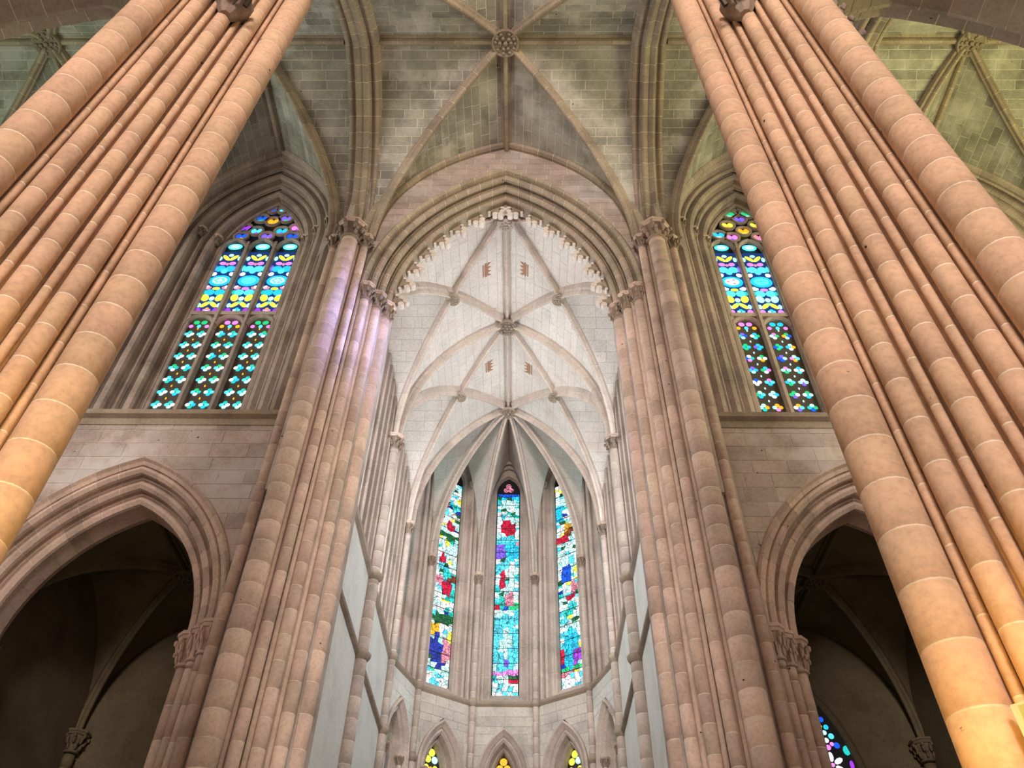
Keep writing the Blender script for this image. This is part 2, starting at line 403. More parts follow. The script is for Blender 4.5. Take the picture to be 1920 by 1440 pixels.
def shaft(parent, x, y, r, z0, z1, dh, mat, name='shaft', drums_from=None, mort=None, n=14, phase=None):
    """a shaft: its drums (sub-parts) stand round a recessed mortar core"""
    h = holder(name, parent)
    mb = MB(); mb.lathe([(r + 0.0015, z0), (r + 0.0015, z1)], n, (x, y, 0)); core = mb.mesh(mort or MORTAR, True); link('joint_core', core, h)
    lo = z0 if drums_from is None else drums_from
    if lo > z0 + 0.05:
        mb = MB(); mb.lathe([(r, z0), (r, lo - 0.01)], n, (x, y, 0)); link('lower_shaft', mb.mesh(mat, True), h)
    nd = max(1, round((z1 - lo) / dh)); hh = (z1 - lo) / nd; ph = random.random() * 0.9 if phase is None else phase
    zc = lo
    first = hh * (0.4 + 0.6 * ph)
    cuts = [lo]; z = lo + first
    while z < z1 - 0.15: cuts.append(z); z += hh
    cuts.append(z1)
    me = drum_mesh(r, hh, mat, n)
    for a, b in zip(cuts, cuts[1:]):
        o = link('drum', me, h, loc=(x, y, a), rot=(0, 0, random.randrange(n) * 2 * math.pi / n))
        if abs(b - a - hh) > 1e-4: o.scale = (1, 1, (b - a) / hh)
    return h
CAPM = {}
def capital_mesh(kind):
    if kind in CAPM: return CAPM[kind]
    rnd = random.Random(hash(kind) % 97 if False else len(kind)); mb = MB()
    # unit capital: neck radius 1, height 2
    mb.lathe([(1.08, 0.0), (1.18, 0.05), (1.18, 0.09), (1.06, 0.14), (0.96, 0.18), (0.98, 0.7), (1.10, 1.15), (1.40, 1.5)], 12)
    for tier, (z, rr, nn, sz) in enumerate([(0.52, 1.16, 7, 0.34), (1.06, 1.42, 8, 0.40)]):
        for k in range(nn):
            a = 2 * math.pi * (k + 0.5 * tier) / nn + rnd.uniform(-.1, .1)
            M = Matrix.Rotation(a, 4, 'Z') @ Matrix.Translation((rr, 0, z)) @ Matrix.Rotation(0.45, 4, 'Y')
            mb.blob((0, 0, 0), (sz * 0.72, 0, sz * 1.1), 6, 3, M)
            M2 = Matrix.Rotation(a, 4, 'Z') @ Matrix.Translation((rr + 0.36, 0, z + sz * 0.6))
            mb.blob((0, 0, 0), (sz * 0.62, 0, sz * 0.5), 6, 3, M2)
    me = mb.mesh(CARVED, True); CAPM[kind] = me; return me
ABM = {}
def capital(parent, x, y, z, r, h, rot=0.0, mat=None, ab=1.75):
    """foliate capital whose abacus top is at z"""
    key = 'leaf' if mat is None else 'leaf_' + mat.name
    me = capital_mesh('leaf')
    if mat is not None:
        if key not in CAPM: c = me.copy(); c.materials.clear(); c.materials.append(mat); CAPM[key] = c
        me = CAPM[key]
    c = link('capital', me, parent, loc=(x, y, z - h), rot=(0, 0, rot), scale=(r, r, h * 0.80 / 1.5))
    if 'a' not in ABM:
        mb = MB(); q = math.pi / 8
        mb.lathe([(0.92, 0.0), (0.98, 0.10), (1.0, 0.16), (1.08, 0.18), (1.08, 0.34)], 8, (0, 0, 0), q); ABM['a'] = mb.mesh(PIERE)
    ak = 'a' if mat is None or mat in (PIERE, CARVED) else mat.name
    if ak not in ABM: c2 = ABM['a'].copy(); c2.materials.clear(); c2.materials.append(mat); ABM[ak] = c2
    link('abacus', ABM[ak], parent, loc=(x, y, z - h * 0.22), rot=(0, 0, rot), scale=(r * ab, r * ab, h * 0.22 / 0.34))
    return c
def boss_mesh(mat, seed):
    rnd = random.Random(seed); mb = MB()
    mb.lathe([(0.9, 0.55), (1.0, 0.40), (1.0, 0.06), (0.93, 0.0), (0.86, 0.06), (0.80, 0.14)], 18)
    for ring, (rr, nn, s) in enumerate([(0.0, 1, 0.26), (0.40, 6, 0.20), (0.70, 10, 0.17)]):
        for k in range(nn):
            a = 2 * math.pi * k / nn + rnd.uniform(-.2, .2)
            M = Matrix.Translation((rr * math.cos(a), rr * math.sin(a), 0.06 + rnd.uniform(-.05, .04))) @ Matrix.Rotation(a, 4, 'Z')
            mb.blob((0, 0, 0), (s * 0.82, 0, s * rnd.uniform(0.5, 0.9)), 6, 3, M)
    return mb.mesh(mat, True)
BOSSES = {}
def boss(parent, x, y, zb, r, mat=None, seed=1):
    mat = mat or CARVED; k = (mat.name, seed)
    if k not in BOSSES: BOSSES[k] = boss_mesh(mat, seed)
    return link('boss', BOSSES[k], parent, loc=(x, y, zb), scale=(r, r, r * 0.9))

# ------------------------------------------------------------------ dimensions (metres, floor z = 0, axis of the church x = 0)
ZC, ZS = 31.6, 24.8            # crossing and transept vault: crown, springing
YE, YT = 15.6, 15.9            # crossing face above the chancel arch, transept east wall
CY = 11.25                     # ridge of the transept
BX, BY = 4.70, 4.35            # half size of the crossing web
CX1, HX1 = 9.30, 3.30          # transept bay 1: centre, half width
CX2 = 17.10                    # transept bay 2
A_CH, Y0, Y1, Y3 = 4.30, 16.9, 22.6, 28.1
ZCC, ZCS = 28.9, 21.8          # chancel vault crown, springing
STR_U, STR_L = 15.65, 12.9
PX, PY, PR = 5.15, 5.55, 1.25     # western crossing piers
ROOF_Z = 33.2

# ------------------------------------------------------------------ floor and outer shell
def slab(name, x0, x1, y0, y1, z0, z1, mat, kind='structure', label=None, cat=None):
    mb = MB(); mb.box(((x0 + x1) / 2, (y0 + y1) / 2, (z0 + z1) / 2), (abs(x1 - x0) / 2, abs(y1 - y0) / 2, abs(z1 - z0) / 2))
    o = mb.obj(name, mat); tag(o, label, cat, None, kind); return o
slab('floor', -22, 22, -29, 37, -0.4, 0.0, FLOORM, label='worn pale stone paving of the church floor', cat='floor')
slab('ceiling_shell', -22, 22, 4.4, 18.2, ROOF_Z, ROOF_Z + 0.4, VAULT)
slab('ceiling_shell', -7.5, 7.5, 18.2, 37, 30.2, 30.6, VAULT)
slab('ceiling_shell', -7, 7, -29, 4.4, 31.4, 31.8, VAULT)
for s in (-1, 1):
    slab('wall_transept_end', s * 21.2, s * 21.7, 4.4, 18.2, 0, ROOF_Z, WALLM)
    slab('wall_aisle', s * 12.4, s * 12.8, -29, 4.4, 0, 23, WALLM)
    slab('wall_clerestory', s * 6.6, s * 7.0, -29, 4.4, 17, 31.6, WALLM)
    slab('ceiling_aisle', s * 6.6, s * 12.8, -29, -1.6, 22.6, 23, VAULT)
    slab('wall_chancel_outer', s * 6.6, s * 7.0, 26.5, 37, 0, 30.2, WALLM)
    slab('wall_transept_upper', s * 6.4, s * 21.4, 17.9, 18.3, 19.0, ROOF_Z, WALLM)
    slab('wall_transept_west', s * 12.9, s * 21.3, 6.0, 6.6, 0, ROOF_Z, WALLM)
    slab('wall_transept_west', s * 6.2, s * 12.9, 6.0, 6.6, 22.4, ROOF_Z, WALLM)
slab('wall_apse_outer', -7, 7, 36.6, 37, 0, 30.2, WALLM)
slab('wall_west', -12.8, 12.8, -29, -28.6, 0, 31.6, WALLM)

WINDOW_N = [0]
for nm_, loc_, tgt_, sx_, sy_, *_r in LIGHTS:  # unseen stone frames added round the area lights so they read as windows
    WINDOW_N[0] += 1; x, y, z = loc_; alongx = abs(y + 28.4) < 0.3 or 'west_light' in nm_
    mb = MB(); ax = Vector((1, 0, 0)) if alongx else Vector((0, 1, 0)); off = Vector((0, -0.12, 0)) if alongx else Vector((math.copysign(0.12, x), 0, 0))
    for k in (-0.5, 0.0, 0.5): c_ = Vector(loc_) + off + ax * (sx_ + 0.3) * k; mb.box(c_, (0.10, 0.10, sy_ / 2 + 0.2))
    for k in (-0.5, 0.5): c_ = Vector(loc_) + off + Vector((0, 0, (sy_ + 0.3) * k)); mb.box(c_, (sx_ / 2 + 0.2 if alongx else 0.1, 0.1 if alongx else sx_ / 2 + 0.2, 0.10))
    tag(mb.obj('window_%d' % WINDOW_N[0], WALLM), kind='structure')
# ------------------------------------------------------------------ webs of the vaults
def cell(parent, O, M, G, A, mat, mort, zf=None, course=0.36, lens=(0.7, 1.3), seed=0, blocks=True, gap=0.026, name='web_stone', ext=0.0):
    """half cell of a ribbed vault: ridge O-M, groin O-G, wall arch M-G; straight generators parallel to O-M"""
    O = Vector((O[0], O[1], 0)); M = Vector((M[0], M[1], 0)); G = Vector((G[0], G[1], 0))
    zf = zf or A.z; g = M - O; Lg = g.length; g = g / Lg; side = G - M
    def pos(u, t): return O + side * t + g * u + Vector((0, 0, zf(t)))
    ts = tsteps(A, 0, 1, course) if zf == A.z else [i / max(2, round(side.length * 1.5 / course)) for i in range(max(2, round(side.length * 1.5 / course)) + 1)]
    ins = (O + M + G) / 3 + Vector((0, 0, zf(1) - 8))
    return patch(parent, ts, lambda t: Lg * t, lambda t: Lg + ext, pos, ins, mat, mort, lens, gap, name, seed=seed, blocks=blocks, depth=0.008)
def merge(mbs, name, mat, label=None, cat=None):
    mb = MB()
    for m in mbs: mb.add(m.v, m.f)
    return mb
def ceiling(label, name='ceiling'):
    o = thing(name, (0, 0, 0), label, 'vault'); o['kind'] = 'structure'; return o
RP_BIG = rib_prof(0.20, 0.34); RP = rib_prof(0.16, 0.30); RPS = rib_prof(0.13, 0.26); RPC = rib_prof(0.125, 0.36)
AX = Arch(BX, ZS, ZC); AY = Arch(BY, ZS, ZC); AT = Arch(HX1, ZS, ZC)
def groined(label, cx, cy, hx, hy, AXp, AYp, bossr, seed, dirs, ribs_all=True, mat=VAULT):
    c = ceiling(label); mbs = []; O = (cx, cy); k = seed
    for (sx, sy) in dirs:
        # cell towards the end walls (+-y): profile over x; cell towards +-x: profile over y
        mbs.append(cell(c, O, (cx, cy + sy * hy), (cx + sx * hx, cy + sy * hy), AXp, mat, MORTARG, seed=k, ext=0.35 if sy > 0 and cx else 0)); k += 1
        mbs.append(cell(c, O, (cx + sx * hx, cy), (cx + sx * hx, cy + sy * hy), AYp, mat, MORTARG, seed=k, ext=0.3)); k += 1
        rib(c, O, (cx + sx * hx, cy + sy * hy), AXp.z, 0.04, 1.0, RP, RIBM)
        if sx == 1 or True:
            pass
    for sy in {d[1] for d in dirs}: rib(c, O, (cx, cy + sy * hy), lambda t: AXp.za, 0.10, 1.0, RP_BIG, RIBM, name='ridge_rib')
    for sx in {d[0] for d in dirs}: rib(c, O, (cx + sx * hx, cy), lambda t: AXp.za, 0.10, 1.0, RP_BIG, RIBM, name='ridge_rib')
    m = MB()
    for q in mbs: m.add(q.v, q.f)
    link('web_mortar', m.mesh(MORTARG), c)
    boss(c, cx, cy, AXp.za - 0.46, bossr * 1.12, seed=seed)
    return c
TR = []
ALL4 = [(-1, -1), (-1, 1), (1, -1), (1, 1)]
crossing = groined('soot-grey stone ribbed vault over the crossing with a round carved boss', 0, CY, BX, BY, AX, AY, 0.46, 1, ALL4)
for s, nm in ((-1, 'grey-green'), (1, 'yellow-green')):
    v1 = groined('transept vault bay between the crossing arch and the second transept arch, %s light' % nm, s * CX1, CY, HX1, BY, AT, AY, 0.42, 20 + s, [(-s, 1), (s, 1), (-s, -1)])
    v2 = groined('outer transept vault bay, %s light round a pierced foliage boss' % nm, s * CX2, CY, HX1, BY, AT, AY, 0.46, 40 + s, ALL4)
    TR.append((v1, s * CX1)); TR.append((v2, s * CX2))
# wall ribs of the crossing and of the transept bays
def wallrib(parent, cx, y, A, mat, r=0.13):
    F = Frame((cx, y, 0), (1, 0, 0), (0, 1, 0))
    pr = [(-0.30, 0.10), (-0.30, -0.30), (-0.10, -0.30), (-0.05, -0.22), (0.02, -0.28), (0.12, -0.22), (0.14, -0.10), (0.10, 0.0), (0.16, 0.06), (0.10, 0.10)]
    archivolt(parent, 'wall_rib', A, F, pr, mat, vlen=0.75)
wallrib(crossing, 0, YE, AX, RIBM)
for v, x in TR: wallrib(v, x, YT, AT, WINM)

# ------------------------------------------------------------------ big arches between the crossing and the transept arms
def big_arch(x, label, hw, za, width, group=None):
    t = thing('transverse_arch', (x, CY, ZS), label, 'arch', group)
    F = Frame((x, CY, 0), (0, 1, 0), (1, 0, 0)); A = Arch(hw, ZS, za); w = width
    def roll(dc, wc, r, a0, a1, n=5):
        return [(dc + r * math.sin(a0 + (a1 - a0) * i / n), wc + r * math.cos(a0 + (a1 - a0) * i / n)) for i in range(n + 1)]
    for sg, nm in ((-1, 'outer_order'), (1, 'outer_order')):
        pr = [(-1.1, sg * w * 0.50), (-0.42, sg * w * 0.50), (-0.34, sg * w * 0.46), (-0.30, sg * w * 0.40)] + [(dd, sg * ww) for dd, ww in roll(-0.20, w * 0.36, 0.10, 2.2 * 0 + 0.2, 2.6)] + [(-0.22, sg * w * 0.22), (-0.5, sg * w * 0.2)]
        archivolt(t, nm, A, F, pr, RIBM, vlen=0.6)
    pr = [(-0.6, -w * 0.24), (-0.16, -w * 0.24), (-0.14, -w * 0.19)] + [(dd, -ww) for dd, ww in reversed(roll(0.0, w * 0.12, 0.09, -1.2, 1.4))][::-1] + [(-0.02, 0)] + [(dd, ww) for dd, ww in roll(0.0, w * 0.12, 0.09, 1.4, -1.2)] + [(-0.14, w * 0.19), (-0.16, w * 0.24), (-0.6, w * 0.24)]
    archivolt(t, 'inner_order', A, F, pr, RIBM, vlen=0.6)
    return t
for s in (-1, 1):
    big_arch(s * 5.32, 'moulded stone arch between the crossing vault and the %s transept arm' % ('grey-green' if s < 0 else 'yellow-green'), 4.25, 30.9, 1.30)
    big_arch(s * 13.2, 'moulded stone arch between the two vault bays of the %s transept arm' % ('grey-green' if s < 0 else 'yellow-green'), 4.25, 30.9, 1.15)

# ------------------------------------------------------------------ chancel arch with hanging cusps, wall above it
CA = Arch(4.45, 22.05, 29.45); CF = Frame((0, YE, 0), (1, 0, 0), (0, 1, 0))
carch = thing('chancel_arch', (0, YE, 0), 'tall pointed chancel arch with a fringe of pale hanging trefoil cusps', 'arch')
def roll3(d, w, r): return [(d - r * 0.9, w - r * 0.2), (d - r * 0.4, w - r * 0.9), (d + r * 0.3, w - r), (d + r * 0.95, w - r * 0.35), (d + r, w + r * 0.4), (d + r * 0.5, w + r)]
archivolt(carch, 'hood_mould', CA, CF, [(-0.22, 0.08), (-0.22, -0.10), (-0.10, -0.20), (0.0, -0.14), (0.02, 0.0), (0.02, 0.08)], RIBM, vlen=0.7)
archivolt(carch, 'outer_order', CA, CF, [(0.0, 0.06), (0.06, -0.02)] + roll3(0.18, 0.10, 0.12) + [(0.20, 0.28), (0.28, 0.34)], RIBM, vlen=0.62)
archivolt(carch, 'middle_order', CA, CF, [(0.26, 0.30), (0.32, 0.26)] + roll3(0.44, 0.38, 0.11) + [(0.46, 0.55), (0.54, 0.60)], RIBM, vlen=0.66)
archivolt(carch, 'inner_order', CA, CF, [(0.50, 0.58), (0.56, 0.54)] + roll3(0.66, 0.66, 0.10) + [(0.70, 0.82), (0.72, 1.15), (0.60, 1.3)], RIBM, vlen=0.70)
def cusp_mesh():
    mb = MB()
    def disc(cx, cz, r, y0, y1, n=10):
        vs = [(cx + r * math.cos(2 * math.pi * k / n), y, cz + r * math.sin(2 * math.pi * k / n)) for y in (y0, y1) for k in range(n)]
        mb.add(vs, [tuple(range(n - 1, -1, -1)), tuple(range(n, 2 * n))] + [(k, (k + 1) % n, n + (k + 1) % n, n + k) for k in range(n)])
    def poly(pts, y0, y1):
        n = len(pts); mb.add([(x, y, z) for y in (y0, y1) for x, z in pts], [tuple(range(n - 1, -1, -1)), tuple(range(n, 2 * n))] + [(k, (k + 1) % n, n + (k + 1) % n, n + k) for k in range(n)])
    poly([(-0.36, 0.12), (-0.34, 0.0), (-0.24, -0.06), (-0.12, -0.13), (-0.08, -0.24), (0.08, -0.24), (0.12, -0.13), (0.24, -0.06), (0.34, 0.0), (0.36, 0.12)], -0.07, 0.07)
    poly([(-0.06, -0.15), (-0.05, -0.40), (0.05, -0.40), (0.06, -0.15)], -0.08, 0.08)
    body = mb.mesh(RIBM); mb.v, mb.f = [], []
    disc(0, -0.45, 0.10, -0.10, 0.10, 14); disc(-0.15, -0.31, 0.095, -0.09, 0.09, 14); disc(0.15, -0.31, 0.095, -0.09, 0.09, 14)
    disc(-0.26, -0.10, 0.055, -0.08, 0.08); disc(0.26, -0.10, 0.055, -0.08, 0.08)
    return body, mb.mesh(CUSPM)
CM, CT = cusp_mesh(); NC = 8
for s in (-1, 1):
    for k in range(NC):
        t = (k + 0.55) / (NC + 0.1); u, z = CA.pt(t, 0.70); u2, z2 = CA.pt(t + 0.01, 0.70)
        ang = math.atan2(z - CA.zs, u + CA.c)
        o = link('cusp', CM, carch, loc=(s * u, YE + 0.98, z), rot=(0, s * (math.pi / 2 - ang), 0)); o.scale = (1.1, 1.15, 1.05); link('trefoil', CT, o)
apx = CA.apex(0.70)
o = link('cusp', CM, carch, loc=(0, YE + 0.98, apx + 0.02), scale=(0.8, 1.2, 0.85)); link('trefoil', CT, o)
wall_arch = tag(thing('wall_east_crossing', (0, 0, 0), 'dressed stone wall between the chancel arch and the crossing vault', 'wall'), kind='structure')
zz = [24.6 + 0.42 * i for i in range(18)]; zz = [z for z in zz if z < 31.5] + [31.5]
allm = MB()
for s in (-1, 1):
    tsw = [z for z in [22.3 + 0.42 * i for i in range(17)] if z < 29.4] + [29.4]
    mbk = patch(wall_arch, tsw, lambda z: CA.width(z, -0.12), lambda z: max(CA.width(z, -0.12), AX.width(z) + 0.10 if z > ZS else 4.62), lambda u, z, s=s: Vector((s * u, YE + 0.02, z)), (0, 5, 26), WALLM, MORTARG, (0.6, 1.2), seed=60 + s)
    allm.add(mbk.v, mbk.f)
mbk = patch(wall_arch, [29.4 + 0.43 * i for i in range(6)], lambda z: -AX.width(z) - 0.1, lambda z: AX.width(z) + 0.1, lambda u, z: Vector((u, YE + 0.02, z)), (0, 5, 26), WALLM, MORTARG, (0.6, 1.2), seed=63)
allm.add(mbk.v, mbk.f)
link('wall_mortar', allm.mesh(MORTARG), wall_arch)
mb = MB()                                    # rear face of that wall, above the chancel vault, and its cheeks
for s in (-1, 1):
    rows = []
    for i in range(13):
        u, z = CA.pt(i / 12, 0.60); rows.append([Vector((s * u, 16.85, z)), Vector((s * 6.4, 16.85, max(z, ZC if i == 12 else z)))])
    vs, fs = prof_strip(rows); mb.add(vs, fs)
    mb.add([(0, 16.86, 28.0), (s * 6.5, 16.86, 28.0), (s * 6.5, 16.86, ROOF_Z), (0, 16.86, ROOF_Z)], [(0, 1, 2, 3)])
    mb.add([(s * 4.7, 15.7, 30), (s * 6.4, 15.7, 24), (s * 6.4, 15.7, ROOF_Z), (0, 15.7, ROOF_Z), (0, 15.7, 31.6)], [(0, 1, 2, 3, 4)])
link('wall_core', mb.mesh(WALLM), wall_arch)

# ------------------------------------------------------------------ chancel vault: pointed barrel with crossing ribs and wall lunettes
PA = Arch(A_CH, ZCS, ZCC)
chv = ceiling('pale limewashed chancel vault bay next to the cusped arch, with crossing ribs')
chv2 = ceiling('pale limewashed chancel vault bay between the two large bosses, with crossing ribs')
chv3 = ceiling('apse vault of five narrow cells rising steeply above the lancets')
mbs = MB()
def barrel(parent, s, ts, ya, yb, seed):
    q = patch(parent, ts, ya, yb, lambda u, t: Vector((s * A_CH * t, u, PA.z(t))), (0, 20, 18), CHW, MORTARC, (0.8, 1.5), seed=seed, gap=0.014, depth=0.006, name='web_stone', jit=0.001)
    mbs.add(q.v, q.f)
sd = 100
CHV1 = chv
for (ya, yb) in ((Y0, Y1), (Y1, Y3)):
    chv = CHV1 if ya == Y0 else chv2
    ym, h = (ya + yb) / 2, (yb - ya) / 2
    T1 = tsteps(PA, 0, 0.5, 0.42); T2 = tsteps(PA, 0.5, 1, 0.42)
    for s in (-1, 1):
        barrel(chv, s, T1, lambda t: ya + 2 * h * t, lambda t: yb - 2 * h * t, sd)                 # ridge triangle
        barrel(chv, s, T1, lambda t: ya, lambda t: ya + 2 * h * t, sd + 1); barrel(chv, s, T1, lambda t: yb - 2 * h * t, lambda t: yb, sd + 2)
        barrel(chv, s, T2, lambda t: ya, lambda t: yb - 2 * h * t, sd + 3); barrel(chv, s, T2, lambda t: ya + 2 * h * t, lambda t: yb, sd + 4)
        for q in (-1, 1):                                                                              # lunette halves
            m = patch(chv, [2 * t - 1 for t in T2], lambda t: A_CH / 2 * (1 + t), lambda t: A_CH + 0.5, lambda u, t, q=q: Vector((s * u, ym + q * h * t, PA.z(0.5 + 0.5 * t))), (0, ym, 20), CHW, MORTARC, (0.8, 1.5), seed=sd + 5, gap=0.014, depth=0.006, name='web_stone', jit=0.001)
            mbs.add(m.v, m.f)
        sd += 9
        zr = lambda t: PA.z(t)
        rib(chv, (0, ya), (s * A_CH, yb), zr, 0.06, 1, RPC, CHR, mort=MORTARC, name='diagonal_rib')
        rib(chv, (0, yb), (s * A_CH, ya), zr, 0.06, 1, RPC, CHR, mort=MORTARC, name='diagonal_rib')
        boss(chv, s * A_CH / 2, ym, PA.z(0.5) - 0.56, 0.29, seed=5, mat=RIBM)
    for s in (-1, 1): rib(chv, (0, yb), (s * A_CH, yb), PA.z, 0.06, 1, RPC, CHR, mort=MORTARC, name='transverse_rib')
    rib(chv, (0, ya), (0, yb), lambda t: ZCC, 0.0, 0.97, RPC, CHR, mort=MORTARC, name='ridge_rib')
link('web_mortar', mbs.mesh(MORTARC), CHV1); mbs = MB(); chv = CHV1
boss(chv, 0, Y1, ZCC - 0.58, 0.44, seed=6, mat=RIBM); boss(chv2, 0, Y3, ZCC - 0.58, 0.40, seed=7, mat=RIBM)
boss(chv, 0, Y0 + 0.35, ZCC - 0.50, 0.34, seed=8, mat=CHR)
# apse: five faces of a decagon
ANG = [math.radians(a) for a in (-90, -54, -18, 18, 54, 90)]      # measured from the axis
SH = [(A_CH * math.sin(a), Y3 + A_CH * math.cos(a)) for a in ANG]
for i in range(5):
    p, q = SH[i], SH[i + 1]; M = ((p[0] + q[0]) / 2, (p[1] + q[1]) / 2)
    AF = Arch(math.hypot(p[0] - M[0], p[1] - M[1]), ZCS, ZCC)
    for G in (p, q):
        O = Vector((0, Y3, 0)); Mv = Vector((*M, 0)); Gv = Vector((*G, 0)); g = Mv - O; Lg = g.length; g /= Lg; side = Gv - Mv
        pos = lambda u, t: O + side * t + g * u + Vector((0, 0, PA.z(t)))
        m = patch(chv3, tsteps(PA, 0, 1, 0.62), lambda t: Lg * t, lambda t: Lg + 0.05, pos, (0, Y3, 18), CHR if i == 2 else CHW, MORTARC, (0.9, 1.6), seed=200 + i, gap=0.012, depth=0.005, name='web_stone', jit=0.001)
        mbs.add(m.v, m.f)
for (x, y) in SH[1:5]: rib(chv3, (0, Y3), (x, y), PA.z, 0.06, 1, RPC, CHR, mort=MORTARC, name='apse_rib')
link('web_mortar', mbs.mesh(MORTARC), chv3)
# small round rosettes low on two apse cells
for s in (-1, 1):
    want = (840, 876) if s < 0 else (1063, 876); best = None
    i = 1 if s < 0 else 3; p, q = SH[i], SH[i + 1]; Mv = Vector(((p[0] + q[0]) / 2, (p[1] + q[1]) / 2, 0)); O = Vector((0, Y3, 0)); g = Mv - O; Lg = g.length; g /= Lg
    for G in (p, q):
        side = Vector((*G, 0)) - Mv
        for a in range(60):
            for b in range(30):
                t = a / 60; u = Lg * t + (Lg - Lg * t) * b / 30; P3 = O + side * t + g * u + Vector((0, 0, PA.z(t)))
                d = P3 - EYE; c = (d.dot(rt), d.dot(up), d.dot(fw)); e2 = (960 + FPX * c[0] / c[2] - want[0]) ** 2 + (720 - FPX * c[1] / c[2] - want[1]) ** 2
                if best is None or e2 < best[0]:
                    n = g.cross(side / side.length * A_CH * 0.31 + Vector((0, 0, (PA.z(min(1, t + 0.02)) - PA.z(t)) / 0.02))); n = n if n.dot(EYE - P3) > 0 else -n
                    best = (e2, P3, n.normalized())
    mb = MB(); M = Matrix.Translation(best[1]) @ best[2].to_track_quat('Z', 'Y').to_matrix().to_4x4()
    mb.lathe([(0.20, -0.05), (0.20, 0.05), (0.15, 0.08), (0.13, 0.05), (0.07, 0.05), (0.05, 0.10)], 14, (0, 0, 0), 0, M); o = mb.obj('rosette', CHR, chv3, True)
# faded painted crowns on the ridge triangles
def crown(x, y, sc, flip):
    chv = CHV1 if y < Y1 else chv2
    mb = MB()
    def surf(u, v):
        xx = x + u; return Vector((xx, y + v, PA.z(abs(xx) / A_CH) - 0.012))
    def quad(u0, v0, u1, v1):
        mb.add([surf(u0 * sc * flip, v0 * sc), surf(u1 * sc * flip, v0 * sc), surf(u1 * sc * flip, v1 * sc), surf(u0 * sc * flip, v1 * sc)], [(0, 1, 2, 3)])
    def tri(a, b, c): mb.add([surf(p[0] * sc * flip, p[1] * sc) for p in (a, b, c)], [(0, 1, 2)])
    quad(-0.10, -0.34, 0.06, 0.34); quad(0.09, -0.36, 0.15, 0.36)
    for k in (-0.3, -0.1, 0.1, 0.3): tri((-0.10, k - 0.09), (-0.10, k + 0.09), (-0.28, k * 1.25))
    for k in (-0.38, 0.38): quad(-0.05, k - 0.03, 0.03, k + 0.03)
    o = mb.obj('painted_crown', PAINT, chv); o['label'] = 'faded red painted crown'
for (u_, v_, fl) in ((911, 502, -1), (985, 502, 1), (916, 682, -1), (992, 684, 1)):
    d = pix_ray(u_, v_); k = (28.55 - EYE.z) / d.z; p = EYE + d * k
    crown(p.x, p.y, 0.85, fl)

# ------------------------------------------------------------------ windows of the chancel and apse (upper tier), lower apse windows
def figure_colour(win, u, v, rnd):
    """u in 0..1 across, v in 0..1 from the top; patches as they appear in the three apse lights"""
    P = {
     0: [(.5, .012, .30, .012, 'pink'), (.5, .055, .6, .035, 'blue'), (.3, .075, .2, .03, 'cyan'), (.75, .075, .2, .03, 'cyan'), (.5, .25, .28, .045, 'red'), (.72, .37, .26, .05, 'cyan'), (.85, .345, .10, .03, 'rose'),
         (.2, .375, .22, .04, 'violet'), (.5, .32, .5, .025, 'sky'), (.25, .515, .14, .045, 'red'), (.62, .52, .12, .05, 'pale'), (.2, .455, .2, .02, 'sky'), (.35, .615, .14, .028, 'teal'), (.62, .60, .16, .035, 'rose'), (.5, .635, .16, .02, 'blue'), (.15, .635, .2, .012, 'red'), (.85, .635, .2, .015, 'green'),
         (.5, .69, .6, .02, 'sky'), (.5, .79, .22, .07, 'pale'), (.45, .86, .12, .03, 'violet'), (.5, .80, .62, .105, 'sky'), (.5, .915, .6, .010, 'pink'), (.8, .935, .3, .010, 'dgreen'), (.5, .948, .6, .006, 'red')],
     -1: [(.75, .03, .4, .035, 'blue'), (.2, .10, .2, .02, 'dgreen'), (.7, .19, .3, .012, 'teal'), (.2, .20, .12, .02, 'red'), (.55, .30, .2, .025, 'red'), (.5, .285, .12, .012, 'gold'), (.5, .352, .6, .012, 'dgreen'), (.35, .46, .16, .02, 'red'), (.6, .53, .25, .02, 'teal'), (.25, .57, .2, .03, 'rose'), (.6, .60, .22, .03, 'red'), (.8, .62, .2, .03, 'teal'), (.8, .55, .2, .015, 'brown'),
         (.5, .73, .45, .025, 'dgreen'), (.2, .78, .16, .03, 'gold'), (.3, .86, .24, .065, 'deep'), (.75, .86, .22, .05, 'rose'), (.5, .90, .3, .03, 'deep'), (.9, .81, .1, .04, 'yellow'), (.5, .935, .6, .008, 'green')],
     1: [(.25, .03, .4, .035, 'blue'), (.2, .22, .22, .045, 'cyan'), (.7, .20, .3, .015, 'teal'), (.55, .30, .2, .02, 'gold'), (.7, .32, .25, .03, 'brown'), (.35, .355, .3, .015, 'red'), (.3, .475, .2, .02, 'pale'), (.4, .53, .22, .045, 'blue'), (.35, .53, .1, .045, 'violet'), (.75, .60, .2, .03, 'rose'), (.65, .63, .25, .012, 'red'), (.4, .70, .3, .02, 'teal'), (.8, .735, .25, .015, 'dgreen'),
         (.5, .82, .26, .05, 'cyan'), (.75, .87, .18, .06, 'purple'), (.15, .87, .14, .035, 'red'), (.4, .88, .2, .05, 'cyan'), (.5, .925, .5, .012, 'green'), (.3, .945, .4, .008, 'rose')],
    }[win]
    for (a, b, ru, rv, c) in P:
        if ((u - a) / ru) ** 2 + ((v - b) / rv) ** 2 < 1: return c
    if v > 0.955: return rnd.choice(['white', 'white', 'pale', 'sky'])
    return rnd.choice(['pale', 'pale', 'white', 'white', 'mint', 'pale', 'sky', 'pale', 'white', 'teal', 'pale', 'white', 'sky', 'yellow' if win else 'pale', 'dgreen', 'pale', 'white', 'deep' if rnd.random() < .3 else 'white'])
